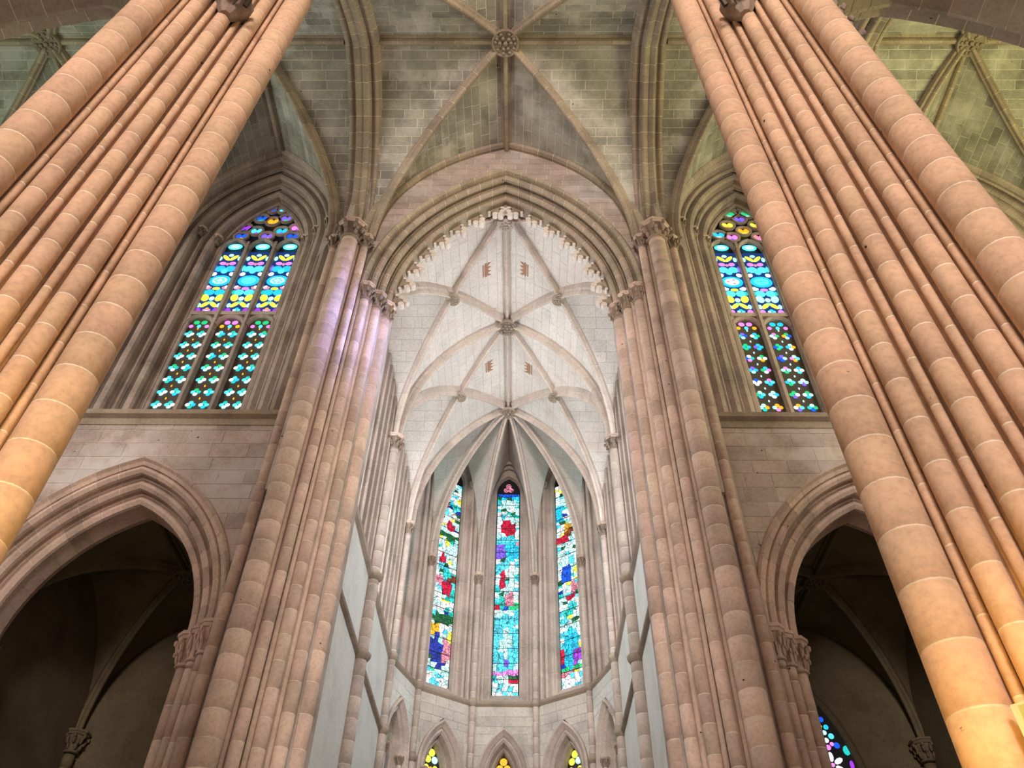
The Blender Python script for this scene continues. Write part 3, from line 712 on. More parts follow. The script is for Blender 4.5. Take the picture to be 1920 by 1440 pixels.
def pane_mesh(F, pts, w, mat, th=0.01):
    n = len(pts); vs = [F(u, w, z) for u, z in pts] + [F(u, w + th, z) for u, z in pts]
    return mesh(vs, [tuple(range(n)), tuple(range(2 * n - 1, n - 1, -1))] + [(k, n + k, n + (k + 1) % n, (k + 1) % n) for k in range(n)], mat)
def new_window(label, loc):
    WINDOW_N[0] += 1; o = thing('window_%d' % WINDOW_N[0], loc, label, 'window'); o['kind'] = 'structure'; return o
def figured_light(win, F, hw, z0, zs, za, w, scheme, rows=58, cols=5, seed=1, clear=False):
    """leaded figure panel under a small pointed head; every pane is a mesh"""
    rnd = random.Random(seed); A = Arch(hw, zs, za)
    grid = {}
    H = zs + 0.15 - z0
    for i in range(rows + 1):
        for j in range(cols + 1):
            u = -hw + 2 * hw * j / cols; z = z0 + H * i / rows
            if 0 < j < cols: u += rnd.uniform(-.07, .07) * hw * 2
            if 0 < i < rows: z += rnd.uniform(-.42, .42) * H / rows
            grid[i, j] = (u, z)
    g = 0.008
    for i in range(rows):
        for j in range(cols):
            q = [grid[i, j], grid[i, j + 1], grid[i + 1, j + 1], grid[i + 1, j]]
            cu = sum(p[0] for p in q) / 4; cz = sum(p[1] for p in q) / 4
            c = figure_colour(scheme, (cu + hw) / 2 / hw, 1 - (cz - z0) / (za - z0), rnd)
            q = [(cu + (p[0] - cu) * (1 - g * 9 / (2 * hw / cols) * 0.1 - 0.05), cz + (p[1] - cz) * 0.93) for p in q]
            link('pane', pane_mesh(F, q, w, CLEAR if clear else GF[c]), win)
    if not clear:
        for i in range(1, 15):
            z = z0 + H * i / 15; mb = MB(); a, b = F(-hw, w - 0.03, z - 0.012), F(hw, w - 0.01, z + 0.012); mb.add([F(-hw, w - .03, z - .012), F(hw, w - .03, z - .012), F(hw, w - .03, z + .012), F(-hw, w - .03, z + .012), F(-hw, w - .015, z - .012), F(hw, w - .015, z - .012), F(hw, w - .015, z + .012), F(-hw, w - .015, z + .012)], [(0, 1, 2, 3), (7, 6, 5, 4), (0, 4, 5, 1), (3, 2, 6, 7)])
            link('saddle_bar', mb.mesh(LEAD), win)
    # trefoil at the head
    for (du, dz, r) in ((-0.17, 0.0, 0.13), (0.17, 0.0, 0.13), (0, 0.26, 0.14)):
        link('pane', pane_mesh(F, [(hw * 1.3 * du + hw * r * 2 * math.cos(k * math.pi / 4), zs + 0.42 + dz + hw * r * 2 * math.sin(k * math.pi / 4)) for k in range(8)], w, GF['rose' if scheme == 0 else 'pale']), win)
    mb = MB(); pts = [(-hw - 0.3, z0 - 0.2), (hw + 0.3, z0 - 0.2), (hw + 0.3, za + 0.4), (-hw - 0.3, za + 0.4)]
    mb.add([F(u, w + 0.02, z) for u, z in pts], [(0, 1, 2, 3)])
    link('lead_lattice', mb.mesh(LEAD), win)
def tall_bay(P, Q, room, gw, depth, z_sill, label, scheme=None, seed=1, splay=0.42, mat=APSE, nroll=2, zsp=27.25):
    """one bay of the upper wall: deep moulded recess with colonnettes round a tall lancet"""
    P = Vector((*P, 0)); Q = Vector((*Q, 0)); M = (P + Q) / 2; u = (Q - P).normalized(); w = Vector((0, 0, 1)).cross(u)
    if w.dot(M - Vector((*room, 0))) < 0: w = -w
    F = Frame(M, u, w); half = (Q - P).length / 2
    win = new_window(label, (M.x, M.y, z_sill))
    hw = half - 0.10; A = Arch(hw, zsp, zsp + 1.5 * min(1, hw / 1.2) + 0.1)
    D = hw - gw; RR = 0.085 if nroll < 4 else 0.075
    pr = [(-0.3, 0.0), (0.0, 0.0)] + rolls(0.02, 0.02, D * splay + 0.02, depth * 0.5, nroll, RR, 0.9)[:] + rolls(D * splay + 0.02, depth * 0.5, D, depth, max(1, nroll - 1), RR, 0.9)[1:]
    jamb(win, 'jamb_moulding', A, F, pr, z_sill - 0.05, zsp, mat, course=1.5, gap=0.012, mort=MORTAR)
    hd = holder('arch_moulding', win)
    for sg in (-1, 1):
        vs, fs = arch_piece(A, F, pr, 0, 1, sg, 8); link('arch_ring', mesh(vs, fs, mat), hd)
    # small head capitals on the colonnettes
    for sg in (-1, 1):
        for k, (d, ww) in enumerate(((D * 0.16, depth * 0.18), (D * 0.42, depth * 0.42))):
            p = F(sg * (hw - d - 0.02), ww - 0.03, 0); capital(win, p.x, p.y, zsp + 0.05, 0.085, 0.30, mat=CHR)
    # sloping sill
    mb = MB(); mb.add([F(-hw, 0.0, z_sill - 0.05), F(hw, 0.0, z_sill - 0.05), F(gw + 0.1, depth, z_sill + 0.75), F(-gw - 0.1, depth, z_sill + 0.75)], [(0, 1, 2, 3)])
    mb.add([F(-half - .05, 0.01, z_sill - 0.6), F(half + .05, 0.01, z_sill - 0.6), F(half + .05, 0.01, z_sill - 0.04), F(-half - .05, 0.01, z_sill - 0.04)], [(0, 1, 2, 3)])
    link('sill', mb.mesh(APSE), win)
    mb = MB()
    for a, b in ((-half - .6, -gw), (gw, half + .6)): mb.add([F(a, depth + 0.06, z_sill - 1), F(b, depth + 0.06, z_sill - 1), F(b, depth + 0.06, ZCC + 1), F(a, depth + 0.06, ZCC + 1)], [(0, 1, 2, 3)])
    mb.add([F(-half, depth + 0.07, zsp + 1.2), F(half, depth + 0.07, zsp + 1.2), F(half, depth + 0.07, ZCC + 1), F(-half, depth + 0.07, ZCC + 1)], [(0, 1, 2, 3)])
    link('recess_back', mb.mesh(mat), win)
    if scheme is not None: figured_light(win, F, gw + 0.06, z_sill + 0.72, zsp - (0.25 if gw < 0.6 else 4.0), zsp + (0.65 if gw < 0.6 else -3.0), depth - 0.02, scheme, seed=seed, rows=58 if gw < 0.7 else 14, cols=5 if gw < 0.7 else 3, clear=gw > 0.7)
    return win
names = ['tall stained lancet of the apse half hidden by the mouldings, beside the crimson-figure light', 'tall stained lancet of the apse with crimson figures and a navy robed group at its foot',
         'central stained lancet of the apse, bright blue foot panel and red trefoil head', 'tall stained lancet of the apse with blue and purple robed figures at its foot', 'tall stained lancet of the apse half hidden by the mouldings, beside the purple-robe light']
for i in range(5): tall_bay(SH[i], SH[i + 1], (0, Y3), 0.50, 0.80, STR_U, names[i], [-1, -1, 0, 1, 1][i], seed=11 + i)
for s in (-1, 1):
    for k, (ya, yb) in enumerate(((Y0 + 0.1, Y1), (Y1, Y3))):
        tall_bay((s * A_CH, ya), (s * A_CH, yb), (0, ya), 0.85, 0.95, STR_U, 'moulded window bay in the chancel side wall, %s bay from the arch, on the %s-lancet side' % (('first', 'second')[k], 'crimson' if s < 0 else 'purple'), scheme=-1 if s < 0 else 1, seed=30 + k, nroll=4, splay=0.6)
# shafts of the chancel with capitals and rings
apse = tag(thing('wall_apse', (0, 0, 0), 'apse wall of pale ashlar under the tall lancets, with pointed lower windows', 'wall'), kind='structure')
def wall_shaft(x, y, r, dh):
    d = Vector((x, y - (Y3 if y > Y3 else y), 0)); 
    sh = thing('wall_shaft', (x, y, 0), None, 'shaft'); return sh
INW = 0.10
def chancel_shaft(x, y, r, label, group):
    cx, cy = 0, (Y3 if y > Y3 - .01 else y); d = (Vector((cx, cy, 0)) - Vector((x, y, 0))).normalized(); x += d.x * INW; y += d.y * INW
    t = thing('wall_shaft', (x, y, 0), label, 'column', group)
    shaft(t, x, y, r, 0.0, ZCS - 0.62, 0.62, APSE, drums_from=7.5, n=12)
    capital(t, x, y, ZCS, r * 0.98, 0.62, mat=CARVED)
    for z in (STR_U, STR_L):
        mb = MB(); mb.lathe([(r, -0.16), (r * 1.45, -0.02), (r * 1.55, 0.06), (r * 1.25, 0.12), (r, 0.20)], 14, (x, y, z)); link('ring', mb.mesh(RIBM, True), t)
for s in (-1, 1):
    sd_ = 'crimson-figure' if s < 0 else 'purple-robe'
    chancel_shaft(s * A_CH, Y1, 0.21, 'tall round wall shaft with two rings between the chancel side bays, %s lancet side' % sd_, 'chancel wall shafts')
    chancel_shaft(s * A_CH, Y3, 0.15, 'slim ringed wall shaft where the chancel side meets the apse, %s lancet side' % sd_, 'chancel wall shafts')
    chancel_shaft(SH[1][0] if s < 0 else SH[4][0], SH[1][1], 0.12, 'slim apse wall shaft at the outer edge of the %s lancet' % sd_, 'apse wall shafts')
    chancel_shaft(SH[2][0] if s < 0 else SH[3][0], SH[2][1], 0.12, 'slim apse wall shaft between the central lancet and the %s lancet' % sd_, 'apse wall shafts')
# side walls of the chancel below the strings
for s in (-1, 1):
    w = tag(thing('wall_chancel_north' if s < 0 else 'wall_chancel_south', (0, 0, 0), 'pale plastered chancel side wall with thin dark string courses, %s side' % ('crimson-figure' if s < 0 else 'purple-robe'), 'wall'), kind='structure')
    mb = MB(); mb.box((s * (A_CH + 0.26), (16.2 + Y3) / 2, STR_U / 2), (0.25, (Y3 - 16.2) / 2, STR_U / 2)); link('plaster_face', mb.mesh(PLASTER), w)
    mb = MB(); mb.box((s * (A_CH + 0.5 + 0.7), (16.2 + Y3) / 2, 22), (0.1, (Y3 - 16.2) / 2 + 1, 8.5)); link('outer_face', mb.mesh(WALLM), w)
    for z, hh in ((STR_U, 0.11), (STR_L, 0.07)):
        mb = MB()
        pr = [(0.0, -hh), (-0.10, -hh * 0.2), (-0.13, hh * 0.5), (0.0, hh * 1.5)]
        for a, b in ((16.3, Y1 - 0.05), (Y1 + 0.05, Y3)):
            vs, fs = prof_strip([[Vector((s * (A_CH + d), y, z + e)) for d, e in pr] for y in (a, b)]); mb.add(vs, fs)
        link('string_course', mb.mesh(RIBM), w)
# apse wall below the upper string: ashlar with lower windows
mortm = MB()
for i in range(5):
    p, q = Vector((*SH[i], 0)), Vector((*SH[i + 1], 0)); M = (p + q) / 2; u = (q - p).normalized(); wv = (M - Vector((0, Y3, 0))).normalized()
    F = Frame(M, u, wv); half = (q - p).length / 2
    LA = Arch(1.02, 12.75, 14.65)
    for sg in (-1, 1):
        m = patch(apse, [8 + 0.43 * k for k in range(16)] + [14.75], lambda z: LA.width(z, -0.02), lambda z: half, lambda uu, z, sg=sg: F(sg * uu, 0, z), (0, Y3, 12), PLASTER if i in (0, 4) else APSEL, MORTARC, (0.5, 0.9), seed=300 + i * 3 + sg, gap=0.014, name='stone')
        mortm.add(m.v, m.f)
    m = patch(apse, [14.75, 15.15, STR_U], lambda z: -half, lambda z: half, lambda uu, z: F(uu, 0, z), (0, Y3, 12), PLASTER if i in (0, 4) else APSEL, MORTARC, (0.6, 1.0), seed=330 + i, gap=0.014, name='stone')
    mortm.add(m.v, m.f)
    mb = MB(); pr = [(0.0, -0.10), (-0.10, -0.02), (-0.14, 0.05), (0.0, 0.17)]
    vs, fs = prof_strip([[F(uu, d, STR_U + e) for d, e in pr] for uu in (-half, half)]); mb.add(vs, fs); link('string_course', mb.mesh(RIBM), apse)
    win = new_window('small pointed lower window of the apse under the %s' % ['first side lancet, crimson side', 'crimson-figure lancet', 'central lancet, amber and red glass', 'purple-robe lancet', 'first side lancet, purple side'][i], (M.x, M.y, 8))
    for k_, (pr, zl) in enumerate((([(-0.03, 0.0), (-0.03, -0.10), (0.05, -0.13), (0.12, -0.05), (0.20, 0.02), (0.24, 0.10)], 0), ([(0.22, 0.08), (0.30, 0.04), (0.38, 0.12), (0.42, 0.28), (0.46, 0.40)], 0), ([(0.46, 0.38), (0.52, 0.36), (0.57, 0.44), (0.58, 0.75)], 0))):
        archivolt(win, ('hood_mould', 'outer_order', 'inner_order')[k_], LA, F, pr, APSE, vlen=0.5, gap=0.012, mort=MORTARC)
        jamb(win, 'jamb_moulding', LA, F, pr, 6.0, LA.zs, APSE)
    for sg in (-1, 1):
        pp = F(sg * (LA.hw - 0.36), 0.10, 0); capital(win, pp.x, pp.y, LA.zs + 0.02, 0.10, 0.34)
        mb = MB(); mb.lathe([(0.09, 6.0), (0.09, LA.zs - 0.3)], 10, (pp.x, pp.y, 0)); link('colonnette', mb.mesh(APSE, True), win)
    mb = MB(); mb.add([F(a, 0.72, b) for a, b in ((-1, 7), (1, 7), (1, 15), (-1, 15))], [(0, 1, 2, 3)]); link('lead_lattice', mb.mesh(LEAD), win)
    cols = ['pale', 'yellow', 'gold', 'yellow', 'mint']
    for (du, dz, r, c) in ((0, 13.62, 0.15, cols[i]), (-0.15, 13.36, 0.14, cols[i]), (0.15, 13.36, 0.14, 'pale' if i != 2 else 'gold'), (-0.2, 13.05, 0.11, 'red' if i == 2 else 'yellow'), (0.2, 13.05, 0.11, 'red' if i == 2 else 'yellow'), (0, 13.0, 0.10, 'gold'), (-0.2, 12.6, 0.14, 'rose' if i == 2 else 'pale'), (0.2, 12.6, 0.14, 'blue'), (0, 12.3, 0.14, 'gold'), (-0.2, 11.9, 0.15, 'pale'), (0.2, 11.9, 0.15, 'pale')):
        link('pane', pane_mesh(F, [(du + r * math.cos(k * math.pi / 5), dz + r * math.sin(k * math.pi / 5)) for k in range(10)], 0.69, GL[c]), win)
link('wall_mortar', mortm.mesh(MORTARC), apse)

# ------------------------------------------------------------------ transept east walls with chapel arches and traceried windows
WA = Arch(3.15, 26.1, 31.6)       # outer edge of the splayed window
HA = Arch(3.27, 10.35, 15.0)      # outer edge of the chapel arch
def quatre(F, u, z, r, w, cols, parent):
    vs = []; fs = []; mats = []
    me = bpy.data.meshes.new('m')
    for k, c in enumerate(cols):
        a = math.pi / 2 * k; cu, cz = u + r * 1.05 * math.cos(a), z + r * 1.05 * math.sin(a); n = 8; b = len(vs)
        vs += [tuple(F(cu + r * 0.86 * math.cos(2 * math.pi * j / n), w, cz + r * 0.86 * math.sin(2 * math.pi * j / n))) for j in range(n)]
        fs.append(tuple(range(b, b + n))); mats.append(c)
    me.from_pydata(vs, [], fs); us = []
    for c in mats:
        if c not in us: us.append(c); me.materials.append(GL[c])
    for p, c in zip(me.polygons, mats): p.material_index = us.index(c)
    me.update(); link('quatrefoil_pane', me, parent)
def epane(F, u, z, ru, rz, rot, w, c, parent, n=10, pw=1.0):
    pts = []
    for k in range(n):
        a = 2 * math.pi * k / n; x = ru * math.copysign(abs(math.cos(a)) ** pw, math.cos(a)); y = rz * math.copysign(abs(math.sin(a)) ** pw, math.sin(a))
        pts.append((u + x * math.cos(rot) - y * math.sin(rot), z + x * math.sin(rot) + y * math.cos(rot)))
    link('pane', pane_mesh(F, pts, w, GL[c]), parent)
def transept_side(s):
    cx = s * CX1; F = Frame((cx, YT, 0), (1, 0, 0), (0, 1, 0)); warm = s > 0
    nm = 'rainbow window with yellow lobes' if warm else 'turquoise window with an orange roundel'
    wall = tag(thing('wall_transept_south' if warm else 'wall_transept_north', (0, 0, 0), 'ashlar transept wall round the %s' % nm, 'wall'), kind='structure')
    mm = MB()
    ZB = 16.55
    # wall below the sill, round the chapel arch
    for sg in (-1, 1):
        edge = (lambda z: 3.9) if sg * s > 0 else (lambda z: 3.62)
        m = patch(wall, [5.0 + 0.46 * k for k in range(22)] + [15.1], lambda z: HA.width(z, -0.05), lambda z: edge(z), lambda u, z, sg=sg: F(sg * u, 0, z), (cx, 8, 12), WALLM, MORTARG, (0.7, 1.3), seed=400 + s * 5 + sg)
        mm.add(m.v, m.f)
    m = patch(wall, [15.1, 15.58, 16.06, ZB], lambda z: -3.9 if s > 0 else -3.9, lambda z: 3.9, lambda u, z: F(u, 0, z), (cx, 8, 12), WALLM, MORTARG, (0.8, 1.4), seed=420 + s)
    mm.add(m.v, m.f)
    # narrow wall strips beside the window splay and spandrels under the vault
    for sg in (-1, 1):
        m = patch(wall, [ZB + 0.52 * k for k in range(29)], lambda z: WA.width(z, -0.02), lambda z: max(3.75, WA.width(z)), lambda u, z, sg=sg: F(sg * u, 0.0, z), (cx, 8, 22), WALLM, MORTARG, (0.7, 1.2), seed=430 + s + sg)
        mm.add(m.v, m.f)
    link('wall_mortar', mm.mesh(MORTARG), wall)
    mb = MB(); pr = [(0.10, -0.34), (-0.03, -0.30), (-0.06, -0.10), (-0.20, -0.04), (-0.24, 0.08), (0.0, 0.16), (0.12, 0.16)]
    vs, fs = prof_strip([[F(u, d, ZB + e) for d, e in pr] for u in (-3.55, 3.55)]); mb.add(vs, fs); n = len(pr); mb.f += [tuple(range(n - 1, -1, -1)), tuple(range(n, 2 * n))]
    link('string_course', mb.mesh(RIBM), wall)
    # window
    win = new_window('three-light traceried transept window, %s' % nm, (cx, YT, ZB))
    prs = [rolls(0.0, 0.0, 0.40, 0.31, 1, 0.13, 1.0) + rolls(0.40, 0.31, 0.55, 0.42, 1, 0.045)[1:], rolls(0.55, 0.42, 0.95, 0.73, 1, 0.13, 1.0) + rolls(0.95, 0.73, 1.10, 0.85, 1, 0.045)[1:], rolls(1.10, 0.85, 1.50, 1.16, 1, 0.13, 1.0) + rolls(1.50, 1.16, 1.66, 1.30, 1, 0.045)[1:]]
    for k, pr in enumerate(prs):
        archivolt(win, 'archivolt', WA, F, pr, WINM, vlen=0.62 + 0.05 * k, gap=0.016, mort=MORTARG)
        jamb(win, 'jamb_moulding', WA, F, pr, ZB, WA.zs, WINM, course=1.1, gap=0.012, mort=MORTARG)
        for sg in (-1, 1):
            d, ww = [(0.42, 0.26), (0.95, 0.66), (1.45, 1.06)][k]
            p = F(sg * (WA.hw - d), ww, 0); capital(win, p.x, p.y, WA.zs + 0.9, 0.11, 0.42)
    # sloping sill
    GY = 1.30; gw = WA.hw - 1.66
    mb = MB(); mb.add([F(-3.15, 0, ZB + 0.1), F(3.15, 0, ZB + 0.1), F(gw + .05, GY, ZB + 1.45), F(-gw - .05, GY, ZB + 1.45)], [(0, 1, 2, 3)]); link('sill', mb.mesh(WINM), win)
    mb = MB(); z0 = ZB + 1.40
    mb.add([F(a, GY + 0.10, b) for a, b in ((-gw - .6, z0 - 0.4), (gw + .6, z0 - 0.4), (gw + .6, 31), (-gw - .6, 31))], [(0, 1, 2, 3)]); link('lead_lattice', mb.mesh(LEAD), win)
    # stone tracery plate of the lower lights, mullions, transom and heads
    TZ = 22.55
    lw = (2 * gw - 0.36) / 3; cen = [-(lw + 0.18), 0, lw + 0.18]
    mb = MB()
    for u in (-(lw / 2 + 0.09), lw / 2 + 0.09):
        for dd, hw_ in ((0.0, 0.09), (-0.10, 0.05)): mb.box((0, 0, 0), (hw_, 0.06, (26.9 - z0) / 2), Matrix.Translation(F(u, GY + dd, (26.9 + z0) / 2)))
    for u in (-gw + 0.02, gw - 0.02): mb.box((0, 0, 0), (0.05, 0.08, (26.9 - z0) / 2), Matrix.Translation(F(u, GY, (26.9 + z0) / 2)))
    link('mullions', mb.mesh(WINM), win)
    mb = MB(); mb.box((0, 0, 0), (gw, 0.08, 0.09), Matrix.Translation(F(0, GY - 0.02, TZ + 0.09))); link('transom', mb.mesh(WINM), win)
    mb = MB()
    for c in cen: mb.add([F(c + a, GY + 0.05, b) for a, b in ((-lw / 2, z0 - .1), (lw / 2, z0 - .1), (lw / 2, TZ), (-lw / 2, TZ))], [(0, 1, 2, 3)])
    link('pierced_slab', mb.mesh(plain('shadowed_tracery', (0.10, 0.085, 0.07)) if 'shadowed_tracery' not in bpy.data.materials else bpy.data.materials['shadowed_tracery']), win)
    hb = holder('light_head', win)
    for c in cen:
        for zz_, top in ((TZ - 0.50, 0.45), (26.5, 0.68)):
            Fa = Frame(F(c, GY - 0.02, 0), (1, 0, 0), (0, 1, 0)); B = Arch(lw / 2 + 0.03, zz_, zz_ + top)
            for sg in (-1, 1):
                vs, fs = arch_piece(B, Fa, [(-0.08, 0.05), (-0.08, -0.06), (0.0, -0.10), (0.05, -0.02), (0.05, 0.08)], 0, 1, sg, 6); link('arch_ring', mesh(vs, fs, WINM), hb)
    # lower lights: pierced quatrefoils
    rnd = random.Random(50 + s); gp = GY + 0.03
    cool = [['sky', 'teal', 'pale', 'cyan'], ['teal', 'green', 'sky', 'white'], ['cyan', 'sky', 'white', 'teal'], ['sky', 'green', 'cyan', 'white']]
    rain = ['cyan', 'violet', 'teal', 'gold', 'pink', 'white', 'sky', 'green', 'mint', 'blue', 'white', 'cyan']
    rowh = (TZ - 0.62 - z0 - 0.1) / 7
    for ci, c in enumerate(cen):
        for i in range(7):
            for j in (-1, 1):
                cols = [rnd.choice(rain) for _ in range(4)] if warm else (['white', 'teal' if ci != 1 else 'green', 'sky', 'pale'] if rnd.random() < 0.6 else rnd.choice(cool))
                quatre(F, c + j * lw * 0.235, z0 + 0.10 + rowh * (i + 0.5), 0.088, gp, cols, win)
                if j == 1:
                    epane(F, c, z0 + 0.10 + rowh * (i + 1.0), 0.028, 0.05, 0, gp, 'gold' if not warm else 'pale', win, 6)
        top = ['green', 'pink', 'green'][ci] if not warm else ['pink', 'cyan', 'violet'][ci]
        zt = TZ - 0.36
        for sg in (-1, 1):
            epane(F, c + sg * 0.13, zt + 0.07, 0.11, 0.10, sg * 0.5, gp, top, win, 8); epane(F, c + sg * 0.27, zt - 0.13, 0.08, 0.08, 0, gp, 'pink' if top != 'pink' else 'gold', win, 8)
        epane(F, c, zt - 0.13, 0.07, 0.09, 0, gp, 'sky', win, 8)
    # upper lights: leaf and medallion pattern
    gp = GY + 0.02; zb = TZ + 0.22; QZ = 1.19; hh = 3.05 * QZ; k = lw / 0.78
    for ci, c in enumerate(cen):
        mid = ci == 1
        big = 'sky' if mid or warm else 'cyan'
        def both(u, z, ru, rz, rot, col, n=9):
            for sg in (-1, 1): epane(F, c + sg * u * k, zb + z * QZ, ru * k * 1.17, rz * 1.15 * QZ, sg * rot, gp, col, win, n)
        # base glass
        mb = MB(); mb.add([F(c + a, GY + 0.04, b) for a, b in ((-lw / 2, zb - .05), (lw / 2, zb - .05), (lw / 2, zb + hh + 0.06), (-lw / 2, zb + hh + 0.06))], [(0, 1, 2, 3)]); link('base_pane', mb.mesh(BASEGLASS), win)
        quatre(F, c, zb + 0.16, 0.075, gp, ['sky', 'cyan', 'pale', 'cyan'] if mid or warm else ['pink', 'gold', 'pink', 'white'], win)
        both(0.28, 0.12, 0.08, 0.09, 0, 'pink' if warm else 'purple'); both(0.13, 0.40, 0.07, 0.15, 0.75, 'yellow'); both(0.31, 0.36, 0.055, 0.09, 0, 'mint'); epane(F, c, zb + 0.50 * QZ, 0.10 * k, 0.06 * QZ, 0, gp, 'teal', win, 8)
        both(0.23, 0.72, 0.11, 0.15, -0.25, 'yellow' if not (mid and warm) else 'mint'); epane(F, c, zb + 0.68 * QZ, 0.09 * k, 0.10 * QZ, 0, gp, 'pale', win, 8)
        both(0.16, 0.98, 0.14, 0.13, 0.3, big); both(0.33, 0.99, 0.05, 0.09, 0, 'teal'); epane(F, c, zb + 1.17 * QZ, 0.13 * k, 0.07 * QZ, 0, gp, 'pink' if mid else 'yellow', win, 8); both(0.26, 1.20, 0.09, 0.06, -0.4, 'pale' if warm else 'rose')
        epane(F, c, zb + 1.56 * QZ, 0.355 * k, 0.27 * QZ, 0, gp - 0.004, 'cyan', win, 16); epane(F, c, zb + 1.56 * QZ, 0.24 * k, 0.175 * QZ, 0, gp - 0.012, 'pale' if not mid else 'sky', win, 14)
        if mid and warm:
            for a_, b_ in ((0.17, 0.012), (0.012, 0.13)): epane(F, c, zb + 1.56 * QZ, a_ * k, b_ * QZ, 0, gp - 0.02, 'teal', win, 8)
        elif not mid:
            for q in range(6): epane(F, c + 0.13 * k * math.cos(q * 1.047), zb + 1.56 * QZ + 0.12 * math.sin(q * 1.047), 0.05 * k, 0.045, 0, gp - 0.02, 'sky' if not warm else ('white', 'rose')[q % 2], win, 7)
        both(0.29, 1.90, 0.075, 0.085, 0.4, 'white'); both(0.31, 1.24, 0.06, 0.07, 0.4, 'white')
        both(0.17, 2.18, 0.15, 0.13, -0.35, big); epane(F, c, zb + 2.06 * QZ, 0.12 * k, 0.13 * QZ, 0, gp, 'sky', win, 8); both(0.34, 2.20, 0.04, 0.14, 0, 'violet' if not mid else 'sky')
        both(0.16, 2.46, 0.10, 0.075, 0.3, 'pink'); epane(F, c, zb + 2.42 * QZ, 0.05 * k, 0.07 * QZ, 0, gp, 'rose', win, 7)
        both(0.13, 2.76, 0.065, 0.16, -0.7, 'yellow'); both(0.32, 2.72, 0.055, 0.10, 0, 'mint'); epane(F, c, zb + 2.90 * QZ, 0.09 * k, 0.07 * QZ, 0, gp, 'pale' if not mid else 'mint', win, 8)
        epane(F, c, 26.78, 0.25 * k, 0.20, 0, gp, 'sky', win, 12); epane(F, c, 26.78, 0.17 * k, 0.12, 0, gp - 0.01, 'pale', win, 9)
    # head tracery: foiled circles with coloured lobes
    hd = holder('tracery', win)
    def ringm(u, z, r):
        mb = MB(); n = 16; pr = [(0.05, 0.04), (0.04, -0.05), (-0.04, -0.05), (-0.05, 0.04)]
        rows = [[F(u + (r + a) * math.cos(2 * math.pi * q / n), GY + b, z + (r + a) * math.sin(2 * math.pi * q / n)) for a, b in pr] for q in range(n + 1)]
        vs, fs = prof_strip(rows); mb.add(vs, fs); link('tracery_ring', mb.mesh(WINM), hd)
    if warm: spec = [(-0.52, 26.95, 'pink', 'violet'), (0.52, 26.95, 'rose', 'pink'), (-1.02, 27.1, 'cyan', 'white'), (1.02, 27.1, 'cyan', 'sky'), (0, 27.35, 'gold', 'yellow'), (-0.55, 27.75, 'yellow', 'gold'), (0.55, 27.75, 'yellow', 'gold'), (0, 28.15, 'violet', 'blue'), (-0.35, 28.5, 'green', 'mint'), (0.35, 28.5, 'green', 'mint'), (-0.16, 28.95, 'sky', 'cyan'), (0.16, 28.95, 'sky', 'cyan')]
    else: spec = [(-1.0, 26.95, 'blue', 'gold'), (0.0, 26.95, 'violet', 'gold'), (1.0, 26.95, 'blue', 'gold'), (-0.5, 27.3, 'sky', 'violet'), (0.5, 27.3, 'cyan', 'violet'), (1.05, 27.5, 'pink', 'purple'), (-1.0, 27.5, 'purple', 'deep'), (0, 27.95, 'gold', 'gold'), (-0.5, 28.15, 'blue', 'green'), (0.5, 28.15, 'violet', 'green'), (-0.2, 28.72, 'blue', 'violet'), (0.22, 28.72, 'sky', 'blue')]
    for (u, z, c1, c2) in spec:
        z = 27.45 + (z - 26.95) * 1.06
        r = 0.26 if abs(u) > 0.3 or not z > 29.1 else 0.18
        ringm(u, z, r + 0.02)
        for sg in (-1, 1): epane(F, u + sg * r * 0.42, z + 0.04, r * 0.44, r * 0.58, 0, gp, c1, win, 8)
        epane(F, u, z - r * 0.52, r * 0.5, r * 0.38, 0, gp, c2, win, 8)
    # iron saddle hook by the transom
    # chapel arch
    ch = thing('chapel_arch', (cx, YT, 0), 'moulded pointed chapel arch on leaf capitals beneath the %s' % nm, 'arch')
    orders = [('outer_order', [(-0.06, 0.02), (-0.06, -0.05), (0.0, -0.10), (0.05, -0.02), (0.14, 0.02)] + roll3(0.24, 0.12, 0.11) + [(0.28, 0.28), (0.36, 0.32)]),
              ('middle_order', [(0.34, 0.30), (0.40, 0.26)] + roll3(0.52, 0.38, 0.12) + [(0.56, 0.55), (0.66, 0.60)]),
              ('inner_order', [(0.62, 0.58), (0.68, 0.54)] + roll3(0.80, 0.66, 0.12) + [(0.86, 0.85), (0.88, 1.3), (0.8, 1.5)])]
    for nme, pr in orders: archivolt(ch, nme, HA, F, pr, PIERE, vlen=0.58)
    for k, (d, ww, r) in enumerate(((0.20, 0.10, 0.13), (0.50, 0.40, 0.13), (0.80, 0.74, 0.17))):
        for sg in (-1, 1):
            x, y = cx + sg * (HA.hw - d + 0.03), YT + ww + 0.03
            shaft(ch, x, y, r * 0.95, 0, HA.zs - 0.75, 0.75, PIERE, drums_from=4.5, n=12)
            capital(ch, x, y, HA.zs + 0.02, r * 1.12, 0.78, rot=0.4 * k, mat=PIERE)
    mb = MB()
    for sg in (-1, 1):
        mb.add([F(sg * 3.1, 0.12, 0), F(sg * 2.5, 0.75, 0), F(sg * 2.3, 1.4, 0), F(sg * 3.1, 0.12, HA.zs), F(sg * 2.5, 0.75, HA.zs), F(sg * 2.3, 1.4, HA.zs)], [(0, 1, 4, 3), (1, 2, 5, 4)])
    link('jamb_core', mb.mesh(PIERE), ch)
    # ------ chapel behind the arch: dark ribbed vault, back wall, lancet
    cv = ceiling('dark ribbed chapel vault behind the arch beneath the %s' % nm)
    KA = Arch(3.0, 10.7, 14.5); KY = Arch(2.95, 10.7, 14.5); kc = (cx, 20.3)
    mk = MB()
